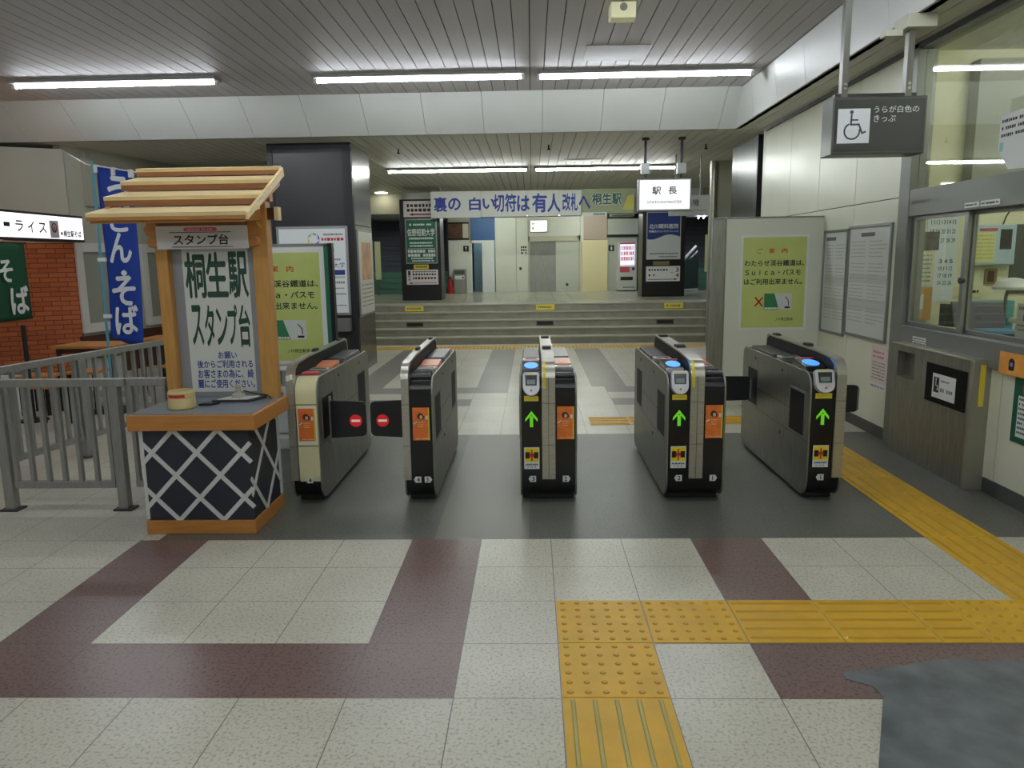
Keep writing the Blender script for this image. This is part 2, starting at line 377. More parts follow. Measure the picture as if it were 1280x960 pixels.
# office window ------------------------------------------------------
wt = thing('window_1', 'grey steel framed ticket office window with sliding panes', 'window', (RW, 5.2, .84), kind='structure')
b = B()
b.box(RW-.03, RW+.12, 6.25, 6.42, 0, HS)                  # left post to the floor
b.box(RW-.025, RW+.12, 3.2, 6.25, 1.885, 2.09)            # transom
b.box(RW-.03, RW+.12, 3.2, 6.25, .84, 1.02)               # counter band
b.box(RW-.025, RW+.12, 3.2, 3.3, 1.02, HS)
b.box(RW-.01, RW+.12, 3.3, 6.25, HS-.05, HS)
b.out('window_frame', GREYF, wt, bevel=.004)
def sash(y0, y1, dx, nm):
    s = B(); z0, z1, t = 1.02, 1.885, .045
    x0 = RW+dx; s.box(x0, x0+.03, y0, y0+t, z0, z1); s.box(x0, x0+.03, y1-t, y1, z0, z1); s.box(x0, x0+.03, y0+t, y1-t, z0, z0+.035); s.box(x0, x0+.03, y0+t, y1-t, z1-.03, z1)
    f = s.out('sash', ALU, wt, bevel=.003)
    B().box(x0+.012, x0+.018, y0+t, y1-t, z0+.035, z1-.03).out('pane', glass('office_glass', (238, 242, 236), .06), f); return f
sash(5.46, 6.25, .01, 0); sash(4.35, 5.5, .05, 1); sash(3.3, 4.39, .01, 2)
B().tube((RW-.01, 5.475, 1.40), (RW+.02, 5.475, 1.40), .022).out('latch', DARK, wt)
B().box(RW+.03, RW+.036, 3.3, 6.25, 2.09, HS-.05).out('upper_pane', glass('upper_glass', (236, 240, 232), .16), wt)
b = B()
for y0, y1 in ((5.28, 5.45), (5.05, 5.26)): b.box(RW-.03, RW-.024, y0, y1, 1.90, 1.935)
nl = b.out('sign_strip', PAPER, wt)
textlines(rwall(RW-.031, 5.45, 1.917), [(.01, .16, 0, .014), (.2, .39, 0, .014)], 0, INK, nl)
b = B(); pl = rwall(RW-.0315, 6.02, .92)
pbox(b, pl, 0, 0, .2, .03, 0, .002); pbox(b, pl, 0, -.035, .2, -.008, 0, .002)
nl = b.out('label_strip', PAPER, wt); textlines(pl, [(.01, .19, .015, .012), (.01, .19, -.021, .012)], .0025, INK, nl)
textlines(rwall(RW-.026, 6.2, 1.99), [(0, .26, 0, .03)], .001, INKG, wt)
# office interior
b = B(); b.box(RW+.12, 6.2, 6.5, 6.6, 0, HS); b.box(6.1, 6.2, 2.5, 6.5, 0, HS); b.box(RW+.12, 6.2, 2.4, 2.5, 0, HS)
OFW = mat('office_wall', (232, 230, 198), .6)
o = b.out('wall_office', OFW); tag(o, 'cream walls inside the ticket office', 'wall', kind='structure')
o = B().box(RW+.12, 6.2, 2.4, 6.6, HS, HS+.06).out('ceiling_office', mat('office_ceiling', (225, 225, 215), .7)); tag(o, 'pale ceiling inside the ticket office', 'ceiling', kind='structure')
o = B().box(3.55, 4.6, 6.36, 6.5, 2.05, 3.1).out('wall_office_panel', mat('office_grey', (158, 160, 154), .6)); tag(o, 'grey panel high on the office wall behind the upper glass', 'wall panel', kind='structure')

# left shop block ----------------------------------------------------
cX, cY = -6.32, 10.4
dirx, diry = -math.sin(math.radians(62)), -math.cos(math.radians(62))
def shop(d, z): return (cX+dirx*d, cY+diry*d, z)
UPW = mat('shop_upper_wall', (158, 156, 142), .55, var=.03, scale=2)
b = B(); p0, p1 = shop(0, 0), shop(2.9, 0); bx, by = .08*diry, -.08*dirx
b.hexa([shop(0, 1.9), shop(2.9, 1.9), (p1[0]+bx, p1[1]-by*0+.1, 1.9), (p0[0]+bx, p0[1]+.1, 1.9), shop(0, 3.14), shop(2.9, 3.14), (p1[0]+bx, p1[1]+.1, 3.14), (p0[0]+bx, p0[1]+.1, 3.14)])
o = b.out('wall_shop_upper', UPW); tag(o, 'grey beige wall above the noodle shop sign', 'wall', kind='structure')
BRK = brick_mat('shop_brick', (186, 104, 58), (164, 86, 46), (110, 60, 36))
def brickwall(name, d0, d1, z0, z1, label):
    bm = bmesh.new(); uv = bm.loops.layers.uv.new('UV')
    v = [bm.verts.new(shop(d, z)) for d, z in ((d0, z0), (d1, z0), (d1, z1), (d0, z1))]
    v2 = [bm.verts.new(Vector(x.co)+Vector((-.03, .12, 0))) for x in v]
    fs = [bm.faces.new(v), bm.faces.new(v2[::-1])]
    for i in range(4): fs.append(bm.faces.new((v[i], v[(i+1) % 4], v2[(i+1) % 4], v2[i])))
    for f in fs:
        for l in f.loops:
            p = l.vert.co; l[uv].uv = ((p.x-cX)*1.15, p.z)
    o = link(name, bm, BRK); return tag(o, label, 'wall', kind='structure')
brickwall('wall_shop_brick', 0, 2.9, 0, 1.9, 'red brick wall of the noodle shop below its sign')
# window wall, receding from the shop corner
WWM = mat('window_wall', (168, 166, 150), .55)
a_ = math.radians(12); wpl = Pl((cX, cY, 0), (math.sin(a_), math.cos(a_), 0)); WIN = ((.03, 1.18), (1.32, 2.42), (2.6, 3.7))
b = B(); pbox(b, wpl, 0, 1.86, 7, HS, -.15, -.03); pbox(b, wpl, 0, 0, 7, .74, -.15, -.03); u = 0
for x0, x1 in WIN: pbox(b, wpl, u, .74, x0+.12, 1.86, -.15, -.03); u = x1-.1
pbox(b, wpl, u, .74, 7, 1.86, -.15, -.03)
o = b.out('wall_left_far', WWM); tag(o, 'grey wall with white framed windows behind the blue banner', 'wall', kind='structure')
o = pbox(B(), wpl, -.02, 0, 7, .6, -.03, .01).out('wall_dado', DARKWOOD); tag(o, 'dark red wall base under the white framed windows', 'wall', kind='structure')
for n, (x0, x1) in enumerate(WIN):
    t = thing('window_%d' % (n+2), ['white framed window beside the brick wall, partly behind the blue banner', 'white framed window between the blue banner and the stamp stand', 'white framed window hidden mostly behind the stamp stand'][n], 'window', tuple(wpl((x0+x1)/2, .7)), kind='structure')
    s = B(); z0, z1, tt = .64, 1.9, .12
    pbox(s, wpl, x0, z0, x0+tt, z1, -.05, .02); pbox(s, wpl, x1-tt, z0, x1, z1, -.05, .02); pbox(s, wpl, x0+tt, z1-.13, x1-tt, z1, -.05, .021); pbox(s, wpl, x0+tt, z0, x1-tt, z0+.13, -.05, .021)
    s.out('window_frame', mat('window_white', (206, 204, 196), .5), t, bevel=.006)
    pbox(B(), wpl, x0+.1, z0+.1, x1-.1, z1-.1, -.03, -.02).out('pane', mat('frosted_pane', (150, 152, 138), .25), t)
b = B(); pbox(b, wpl, .32, 2.45, .42, 3.15, -.03, .06); pbox(b, wpl, .32, 2.41, 1.3, 2.45, -.03, .05)
o = b.out('trim_2', UPW); tag(o, 'boxed pipe on the wall behind the blue banner', 'trim', kind='structure')

# pillars ------------------------------------------------------------
PILF = mat('pillar_black', (34, 32, 32), .33)
PILS = mat('pillar_side', (96, 94, 88), .22, .9, var=.15, scale=5, stretch=(1, 1, .3))
t = thing('pillar', 'square black clad pillar with steel side behind the leftmost gate', 'pillar', (-3.05, 11.2, 0), kind='structure')
B().box(-3.60, -2.5, 10.7, 11.78, 0, HS).out('core', DARK, t)
b = B(); b.box(-3.63, -2.47, 10.66, 10.70, 3.12, HS); b.box(-3.63, -3.56, 10.66, 10.70, 0, 3.12); b.box(-2.60, -2.47, 10.66, 10.70, 0, 3.12); b.out('edge_frame', BLACK, t)
B().box(-3.56, -2.60, 10.675, 10.70, 0, 3.12).out('front_panel', PILF, t)
b = B(); b.box(-2.5, -2.465, 10.70, 11.8, 2.10, HS); b.box(-2.5, -2.465, 10.70, 11.8, 0, 2.09); b.out('side_panel', PILS, t)
t = thing('pillar', 'square black clad pillar above the right white partition', 'pillar', (3.3, 11.3, 0), kind='structure')
B().box(3.08, 3.6, 10.7, 12.0, 0, HS).out('core', PILF, t); B().box(3.07, 3.6, 10.64, 10.70, 0, HS).out('edge_frame', BLACK, t)
o = B().box(3.25, 4.6, 13.5, 13.7, 0, HS).box(RW, 4.6, 10.2, 10.3, 0, HS).out('wall_right_far', mat('far_cream', (214, 216, 194), .4)); tag(o, 'cream wall beyond the right partition beside the stairs', 'wall', kind='structure')
t = thing('steel_column', 'round stainless steel column at the right end of the stairs', 'column', (3.16, 13.5, 0), kind='structure')
B().tube((3.16, 13.5, 0), (3.16, 13.5, HS), .075, n=24).out('shaft', STEEL, t, smooth=True)
t = thing('handrail', 'short steel handrail bracket beside the right steel post', 'handrail', (2.6, 9.9, .55))
B().path([(2.42, 9.6, .56), (2.52, 9.6, .53), (2.72, 9.7, .53), (2.86, 9.9, .56)], .018).out('rail', STEEL, t, smooth=True)
B().tube((2.62, 9.65, 0), (2.62, 9.65, .53), .016).out('post', STEEL, t, smooth=True)

# stairs and platform ---------------------------------------------------
STEP = mat('stair_stone', (138, 136, 122), .5, var=.14, scale=5)
EDGE = mat('stair_nosing', (168, 166, 148), .5)
R_, T_ = .136, .32
b = B(); n0 = 0; e = B()
for i in range(5):
    y = 14.2+T_*i; b.box(-4.2, 4.6, y, 16.2, R_*i, R_*(i+1)-.018); e.box(-4.2, 4.6, y-.012, y+.07, R_*(i+1)-.018, R_*(i+1)); e.box(-4.2, 4.6, y+.07, 16.2, R_*(i+1)-.018, R_*(i+1)-.001)
t = thing('stairs', 'five wide grey stone steps rising to the raised hall', 'stairs', (0, 14.2, 0), kind='structure')
b.out('riser', STEP, t); e.out('tread', EDGE, t)
o = B().box(-8, 8, 16.19, 24, .5, .68).out('floor_raised', PLT); tag(o, 'glossy pale floor of the raised hall at the top of the stairs', 'floor', kind='structure')
for i, (x, s) in enumerate(((-2.42, 4), (.27, 4), (2.88, 4))):
    y = 14.2+T_*s-.014; t = thing('step_label', ['yellow label on the top step below the left advertising pillar', 'yellow label at the centre of the top step', 'yellow label on the top step below the right advertising pillar'][i], 'label', (x, y, .6), group='yellow labels on the top step')
    pl = front(x, y, .61); slab('plate', pl, -.19, -.055, .19, .055, -.006, .002, YEL, t); textlines(pl, [(-.15, .15, 0, .04)], .003, INKG, t, seed=i)
for i, x in enumerate((-2.32, .25, 2.6)):
    y = 14.2+T_*2; t = thing('step_grille', ['dark grille in the middle step, left of the three', 'dark grille in the middle step, centre of the three', 'dark grille in the middle step, right of the three'][i], 'grille', (x, y, .33), group='grilles in the middle step')
    pl = front(x, y-.001, .335); slab('grille_frame', pl, -.17, -.045, .17, .045, 0, .004, mat('grille', (84, 82, 68), .6), t); slab('opening', pl, -.15, -.028, .15, .028, .004, .005, BLACK, t)

# raised hall ------------------------------------------------------------
HW = mat('hall_wall', (222, 222, 208), .4, var=.02, scale=1)
HWY = 21.0; TOPH = 2.74
b = B()
def hw(x0, x1, z0, z1, y=HWY): b.box(x0+.004, x1-.004, y, y+.1, z0, z1)
hw(-1.0, -.42, .68, TOPH); hw(-.42, -.09, .68, TOPH); hw(-.09, 1.33, 2.19, TOPH); hw(1.33, 1.43, .68, TOPH); hw(-2.3, -1.66, .68, 2.11)
o = b.out('wall_far', HW); tag(o, 'pale panelled wall at the back of the raised hall', 'wall', kind='structure')
o = B().box(-2.3, -1.66, HWY+.02, HWY+.1, 2.11, TOPH).out('wall_far_top', mat('hall_beige', (176, 172, 150), .5)); tag(o, 'beige strip of wall above the dust bin in the raised hall', 'wall', kind='structure')
o = B().box(-1.66, -1.0, HWY-.01, HWY+.1, 2.09, TOPH).out('wall_far_blue', mat('hall_blue', (58, 98, 150), .5)); tag(o, 'blue panel above the doorway at the back', 'wall panel', kind='structure')
o = B().box(1.43, 2.06, HWY-.02, HWY+.1, 2.08, TOPH).out('wall_far_pink', mat('hall_pink', (186, 168, 152), .5)); tag(o, 'dull pink panel above the cream panel at the back', 'wall panel', kind='structure')
o = B().box(1.38, 2.07, HWY-.08, HWY+.1, .68, 2.07).out('wall_far_cream', mat('hall_cream', (240, 226, 178), .4)); tag(o, 'warm cream wall panel right of the lift doors', 'wall panel', kind='structure')
o = B().box(2.07, 2.9, HWY, HWY+.1, .68, 2.14).box(2.07, 2.9, HWY-.05, HWY+.1, 2.2, 2.62).out('wall_far_right', mat('hall_grey', (186, 190, 178), .5)); tag(o, 'grey wall behind the vending machine', 'wall', kind='structure')
o = B().box(2.05, 2.9, HWY-.06, HWY+.1, 2.62, 2.66).box(2.05, 2.9, HWY-.06, HWY+.1, 2.14, 2.2).out('trim_3', BLACK); tag(o, 'black bands on the wall above the vending machine', 'trim', kind='structure')
o = B().box(-1.66, -1.0, HWY+.9, HWY+1.0, .68, 2.2).out('wall_doorway', mat('room_beyond', (120, 150, 158), .6)); tag(o, 'blue grey room seen through the doorway at the back', 'wall', kind='structure')
# lift
t = thing('door_1', 'steel lift door with a pale sliding leaf at the back', 'door', (.6, HWY, .68), kind='structure')
B().box(-.09, -.05, HWY-.02, HWY+.1, .68, 2.19).box(1.28, 1.33, HWY-.02, HWY+.1, .68, 2.19).box(-.09, 1.33, HWY-.02, HWY+.1, 2.05, 2.19).out('door_frame', mat('lift_frame', (196, 192, 170), .4), t)
B().box(-.05, .66, HWY+.04, HWY+.08, .68, 2.05).out('steel_leaf', STEELD, t)
B().box(.66, 1.28, HWY+.0, HWY+.06, .68, 1.98).box(.66, 1.28, HWY+.03, HWY+.06, 1.98, 2.05).out('pale_leaf', mat('lift_leaf', (204, 206, 192), .4), t)
B().tube((.97, HWY-.03, .87), (.97, HWY+.01, .87), .04).out('knob', DARK, t)
# doorway left
t = thing('door_2', 'white door standing open beside the blue grey doorway at the back', 'door', (-1.2, HWY, .68), kind='structure')
B().box(-1.36, -1.02, HWY-.04, HWY, .68, 2.1).out('leaf', WHITE, t)
B().box(-1.68, -1.64, HWY-.03, HWY+.1, .68, 2.1).box(-1.68, -1.36, HWY-.03, HWY+.1, 2.03, 2.1).out('door_frame', WHITE, t)
# header beam
o = B().box(-3.1, 4.1, 18.7, 18.9, 2.64, HS+.05).out('wall_header', mat('header', (196, 198, 188), .5)); tag(o, 'pale header beam above the raised hall', 'beam', kind='structure')
o = B().box(-8, 8, 18.9, 24, 2.76, 2.84).out('ceiling_hall', mat('hall_ceiling', (180, 182, 166), .6)); tag(o, 'low ceiling of the raised hall', 'ceiling', kind='structure')
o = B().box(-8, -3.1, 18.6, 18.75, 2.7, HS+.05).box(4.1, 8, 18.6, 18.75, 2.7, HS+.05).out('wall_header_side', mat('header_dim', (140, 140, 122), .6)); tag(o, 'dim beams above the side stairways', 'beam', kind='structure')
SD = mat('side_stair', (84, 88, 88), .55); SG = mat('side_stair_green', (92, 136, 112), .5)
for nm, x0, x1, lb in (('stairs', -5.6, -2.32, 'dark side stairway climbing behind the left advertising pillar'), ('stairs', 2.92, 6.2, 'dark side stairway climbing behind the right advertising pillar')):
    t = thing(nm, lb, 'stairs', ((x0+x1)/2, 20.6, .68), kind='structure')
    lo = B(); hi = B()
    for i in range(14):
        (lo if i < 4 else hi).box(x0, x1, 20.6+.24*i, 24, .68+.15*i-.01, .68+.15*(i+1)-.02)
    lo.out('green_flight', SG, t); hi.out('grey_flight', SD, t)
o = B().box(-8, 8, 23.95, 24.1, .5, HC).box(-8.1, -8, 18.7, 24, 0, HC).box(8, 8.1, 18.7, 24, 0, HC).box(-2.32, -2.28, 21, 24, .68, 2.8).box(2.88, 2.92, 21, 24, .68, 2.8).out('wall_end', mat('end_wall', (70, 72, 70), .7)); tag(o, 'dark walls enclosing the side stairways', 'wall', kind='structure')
o = B().box(4.6, 4.7, 10.2, 18.7, 0, HS).box(-9, -8.9, 10, 18.7, 0, HS).box(-4.3, -4.2, 12.5, 18.7, 0, HS).out('wall_side', UPW); tag(o, 'side walls between the pillars and the raised hall', 'wall', kind='structure')

# ================================================================== LIGHTS (the station's own fluorescent tubes, plus unseen tubes added as fill)
TUBE = mat('tube_light', (242, 248, 255), .4, emit=TUBE_E)
TUBEF = mat('tube_light_far', (244, 250, 246), .4, emit=95)
FIXG = mat('fixture_grey', (150, 150, 148), .5)
FIX = mat('fixture_white', (215, 215, 210), .4)
def tube_light(x0, x1, y, z, label, m=TUBE, group='fluorescent tubes on the slatted ceilings'):
    t = thing('ceiling_light', label, 'light', ((x0+x1)/2, y, z), group=group)
    B().box(x0, x1, y-.105, y+.105, z-.036, z).out('housing', FIXG, t)
    B().tube((x0+.03, y, z-.054), (x1-.03, y, z-.054), .0165, n=12).out('tube', m, t, smooth=True)
    b = B(); b.box(x0-.01, x0+.03, y-.025, y+.025, z-.08, z-.03); b.box(x1-.03, x1+.01, y-.025, y+.025, z-.08, z-.03); b.out('lamp_holder', FIX, t)
tube_light(-5.75, -3.45, 8.68, HC, 'leftmost long fluorescent tube in front of the white beam')
tube_light(-2.38, -.065, 8.72, HC, 'middle long fluorescent tube in front of the white beam')
tube_light(.085, 2.44, 8.76, HC, 'right long fluorescent tube in front of the white beam')
tube_light(-2.56, -.05, 13.82, HS, 'left fluorescent tube on the far lower ceiling', TUBEF)
tube_light(.06, 2.58, 13.88, HS, 'right fluorescent tube on the far lower ceiling', TUBEF)
for y, nm in ((4.5, 'row above the gates'), (.3, 'row above the viewer'), (-3.6, 'row behind the viewer')):
    for x in (-5.75, -2.38, .085):
        tube_light(x, x+2.3, y, HC, 'long fluorescent tube of the '+nm, group='fluorescent tubes overhead out of view, '+nm)
for x in (-1.6, .9):
    tube_light(x, x+1.2, 19.7, 2.76, 'added unseen tube behind the header, brightening the raised hall', mat('added_hall_tube', (246, 255, 244), .4, emit=75), group='added fill tubes behind the header')  # fill tubes added out of sight to brighten the raised hall
tube_light(-1.6, -1.05, 21.5, 2.3, 'added unseen tube brightening the room beyond the doorway', mat('added_room_tube', (236, 246, 255), .4, emit=30), group='added fill tube in the doorway room')  # unseen tube added so the doorway room comes out bright
tube_light(3.6, 4.8, 5.2, HS, 'fluorescent tube on the ticket office ceiling', mat('office_tube', (252, 252, 246), .4, emit=100), group='ticket office tubes')
tube_light(3.6, 4.8, 4.0, HS, 'fluorescent tube on the ticket office ceiling', MATS['office_tube'], group='ticket office tubes')
# warm lamp in the noodle shop entrance
t = thing('shop_lamp', 'warm lamp under the noodle shop sign', 'light', (-6.35, 8.9, 1.86))
B().lathe((-6.35, 8.9, 1.80), [(.02, .08), (.06, .04), (.07, 0), (.05, -.02)]).out('bulb', mat('warm_bulb', (255, 190, 120), .4, emit=45), t, smooth=True)

# ================================================================== TICKET GATES
GF, GB = 4.8, 6.35
def arc(cy, cz, r, a0, a1, n=6): return [(cy+r*math.cos(math.radians(a0+(a1-a0)*i/n)), cz+r*math.sin(math.radians(a0+(a1-a0)*i/n))) for i in range(n+1)]
def body_profile(i=0):
    f, k, z0, z1 = GF+i, GB-i, .022+i, .85-i
    return arc(f+.1, z1-.1, .1, 90, 180)+arc(f+.12, z0+.12, .12, 180, 270)+arc(k-.1, z0+.1, .1, 270, 360)+arc(k-.07, z1-.07, .07, 0, 90)
def skin(prof, x0, x1, t=.004):
    """a strip of sheet following an open profile in Y-Z"""
    b = B(); n = len(prof); out = []
    for i in range(n):
        a = Vector(prof[max(i-1, 0)]); c = Vector(prof[min(i+1, n-1)]); d = (c-a).normalized(); nn = Vector((-d.y, d.x)); out.append((prof[i][0]+nn.x*t, prof[i][1]+nn.y*t))
    ring = [[b.bm.verts.new((x, p[0], p[1])) for p in q] for q in (prof, out) for x in (x0, x1)]
    A0, A1, B0, B1 = ring
    for i in range(n-1):
        b.bm.faces.new((A0[i], A0[i+1], A1[i+1], A1[i])); b.bm.faces.new((B0[i], B1[i], B1[i+1], B0[i+1]))
        b.bm.faces.new((A0[i], B0[i], B0[i+1], A0[i+1])); b.bm.faces.new((A1[i], A1[i+1], B1[i+1], B1[i]))
    b.bm.faces.new((A0[0], A1[0], B1[0], B0[0])); b.bm.faces.new((A0[-1], B0[-1], B1[-1], A1[-1])); return b
CREAM = mat('gate_cream', (226, 222, 176), .3)
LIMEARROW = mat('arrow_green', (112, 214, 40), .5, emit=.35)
BLUELIT = mat('reader_blue', (70, 150, 250), .4, emit=.9)
SILVER = mat('display_silver', (196, 198, 200), .35, .2)
LCD = mat('display_screen', (40, 52, 54), .15)
ORGLASS = mat('orange_cover', (214, 128, 84), .25)
SMOKE = mat('smoked_panel', (24, 24, 23), .5, spec=.15)
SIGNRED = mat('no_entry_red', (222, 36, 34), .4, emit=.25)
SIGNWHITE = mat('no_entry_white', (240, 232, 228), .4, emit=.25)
def number_tag(pl, u, v, n, left, root, s=.034, name='number_tag'):
    w, h, p = s*.55, s*.6, s*.35
    pts = [(u-w, v-h), (u+w, v-h), (u+w, v+h), (u-w, v+h), (u-w-p, v)] if left else [(u-w, v-h), (u+w, v-h), (u+w+p, v), (u+w, v+h), (u-w, v+h)]
    o = poly(name, pl, [pts], 0, mat('tag_white', (222, 224, 222), .5), root, .0015)
    lettering(pl, [(n, u-s*.3, v-s*.4, u+s*.3, v+s*.4)], INK, o, .0025, bold=.05, keep=True)
def ad_sticker(pl, u, v, root):
    w, h = .055, .109
    o = poly('ad_sticker', pl, [[(u-w, v-h), (u+w, v-h), (u+w, v+h), (u-w, v+h)]], 0, ORANGE, root, .0015)
    poly('portrait', pl, [circ(u-.004, v+.052, .021, 14), circ(u+.006, v+.045, .016, 12)], .0016, DARKWOOD, o, .0006)
    poly('portrait_face', pl, [circ(u+.001, v+.046, .010, 12, .013)], .0024, mat('skin_tone', (232, 190, 160), .6), o, .0005)
    poly('white_mark', pl, [stroke([(u-.048, v+.002), (u-.03, v+.014), (u-.02, v+.012)], .007)[0], [(u+.03, v+.03), (u+.044, v+.03), (u+.044, v+.055), (u+.03, v+.055)]], .0016, PAPER, o, .0006)
    textlines(pl, [(u-.02, u+.02, v+.012-.014*i, .006) for i in range(3)]+[(u-.035, u+.045, v-.098, .006)], .0023, mat('pale_orange', (246, 206, 150), .6), o)
    poly('yellow_edge', pl, [[(u+.046, v-h), (u+w, v-h), (u+w, v+h), (u+.046, v+h)]], .0016, YEL, o, .0004)
def lane_entry(xc, w, num, root, left=True):
    pl = front(xc, GF-.0045, 0)
    # display unit, tilted on the rounded front edge
    up = Vector((0, .32, .95)).normalized(); dp = Pl((xc, GF-.008, .80), (1, 0, 0), up); hw_ = w*.42
    sh = [(-hw_, .062), (-hw_, -.02)]+[(hw_*math.cos(a), -.02+.058*math.sin(a)) for a in [math.radians(180+180*i/10) for i in range(1, 10)]]+[(hw_, -.02), (hw_, .062), (hw_*.8, .075), (-hw_*.8, .075)]
    d = B().prism([dp(u, v, -.03) for u, v in sh], dp.n*.042).out('display_unit', SILVER, root, bevel=.003)
    poly('screen_bezel', dp, [[(-hw_*.66, -.012), (hw_*.66, -.012), (hw_*.72, .056), (-hw_*.72, .056)]], .0125, BLACKG, d, .001)
    poly('screen', dp, [[(-hw_*.5, -.004), (hw_*.5, -.004), (hw_*.5, .026), (-hw_*.5, .026)]], .0137, mat('lcd_grey', (88, 104, 100), .3, emit=.25), d, .0006)
    poly('yellow_strip', dp, [[(-hw_*.3, .060), (hw_*.3, .060), (hw_*.4, .067), (-hw_*.4, .067)]], .0125, YEL, d, .001)
    poly('button', dp, [circ(0, -.045, .007, 12)], .0125, REDTXT, d, .001)
    o = poly('yellow_sticker', pl, [[(-w*.36, .687), (w*.36, .687), (w*.36, .722), (-w*.36, .722)]], 0, YEL, root); textlines(pl, [(-w*.3, w*.3, .705, .01)], .0022, mat('dull_yellow', (196, 176, 40), .6), o)
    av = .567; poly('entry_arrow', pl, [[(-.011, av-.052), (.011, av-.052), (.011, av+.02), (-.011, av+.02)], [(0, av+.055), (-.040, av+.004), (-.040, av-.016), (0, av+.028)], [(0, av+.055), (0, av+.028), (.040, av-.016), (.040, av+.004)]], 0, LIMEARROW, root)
    o = poly('warning_sticker', pl, [[(-.05, .234), (.05, .234), (.05, .38), (-.05, .38)]], 0, PAPER, root)
    poly('yellow_field', pl, [[(-.045, .282), (.045, .282), (.045, .374), (-.045, .374)]], .0016, mat('warning_yellow', (240, 214, 20), .5), o, .0006)
    poly('gate_icon', pl, [[(-.043, .305), (-.014, .305), (-.014, .348), (-.043, .348)], [(.014, .305), (.043, .305), (.043, .348), (.014, .348)]], .0024, INK, o, .0005)
    poly('gate_flap', pl, [[(-.016, .316), (-.003, .316), (-.003, .338), (-.016, .338)], [(.003, .316), (.016, .316), (.016, .338), (.003, .338)]], .003, RED, o, .0005)
    poly('figure', pl, [circ(0, .357, .006, 10), [(-.005, .288), (.005, .288), (.006, .35), (-.006, .35)]], .0036, REDTXT, o, .0005)
    textlines(pl, [(-.04, .04, .264, .012), (-.03, .03, .247, .007)], .0016, NAVY, o)
    number_tag(pl, .008 if left else -.008, .166, num, left, root)
    # card reader wedge on top
    x0, x1 = xc-w*.47, xc+w*.47
    r = B().prism([(x0, GF+.13, .84), (x0, GF+.16, .872), (x0, GF+.36, .90), (x0, GF+.40, .90), (x0, GF+.42, .84)], (x1-x0, 0, 0)).out('card_reader', BLACKG, root, bevel=.004)
    rp_ = Pl((xc, GF+.25, .8846), (1, 0, 0), (0, .2, .028)); poly('blue_target', rp_, [circ(0, 0, w*.36, 24, .075)], .0012, BLUELIT, r, .0012); poly('reader_line', rp_, [[(-w*.4, .118), (w*.4, .118), (w*.4, .126), (-w*.4, .126)]], .001, mat('red_line', (220, 60, 70), .4, emit=.4), r, .001)
    k = B().box(x0, x1, GF+.62, GF+.74, .84, .875).out('ticket_tray', STEEL, root, bevel=.004)
    B().box(x0+.02, x1-.02, GF+.64, GF+.70, .874, .8765).out('slot', BLACK, k)
    B().prism([(x0, GF+.78, .84), (x0, GF+.82, .868), (x0, GF+1.36, .875), (x0, GF+1.40, .84)], (x1-x0, 0, 0)).out('top_cover', mat('grey_top_cover', (58, 58, 60), .3), root, bevel=.004)
def lane_exit(xc, w, tags, root, cream=False, red=False):
    pl = front(xc, GF-.0045, 0)
    for u, n, l in tags: number_tag(pl, u, .166, n, l, root)
    if cream:
        poly('sticker_border', pl, [[(-.062, .41), (.062, .41), (.062, .665), (-.062, .665)]], -.0003, mat('pale_cream', (238, 234, 214), .4), root, .001)
        ad_sticker(Pl(pl(0, 0, .0007)), 0, .542, root)
    else: ad_sticker(pl, 0, .542, root)
    x0, x1 = xc-w*.46, xc+w*.46
    if not cream:
        for i, y in enumerate((GF+.03, GF+.13)):
            B().tube((x0, y+.04, .842+.008*i), (x1, y+.04, .842+.008*i), .022, n=14).out('rib', BLACKG, root, smooth=True)
    if red: B().box(x0, x1-.02, GF+.14, GF+.2, .845, .868).out('red_strip', mat('pale_red', (206, 84, 92), .5), root, bevel=.003)
    k = B().box(x0, x1, GF+.30, GF+.40, .84, .866).out('ticket_tray', STEEL, root, bevel=.004); B().box(x0+.015, x1-.015, GF+.32, GF+.36, .8655, .8675).out('slot', BLACK, k)
    B().prism([(x0, GF+.46, .84), (x0, GF+.47, .865), (x0, GF+.66, .882), (x0, GF+.67, .84)], (x1-x0, 0, 0)).out('orange_cover', ORGLASS, root, bevel=.003)
    B().prism([(x0, GF+.74, .84), (x0, GF+.80, .875), (x0, GF+1.30, .882), (x0, GF+1.38, .84)], (x1-x0, 0, 0)).out('top_cover', mat('grey_top_cover', (58, 58, 60), .3), root, bevel=.004)
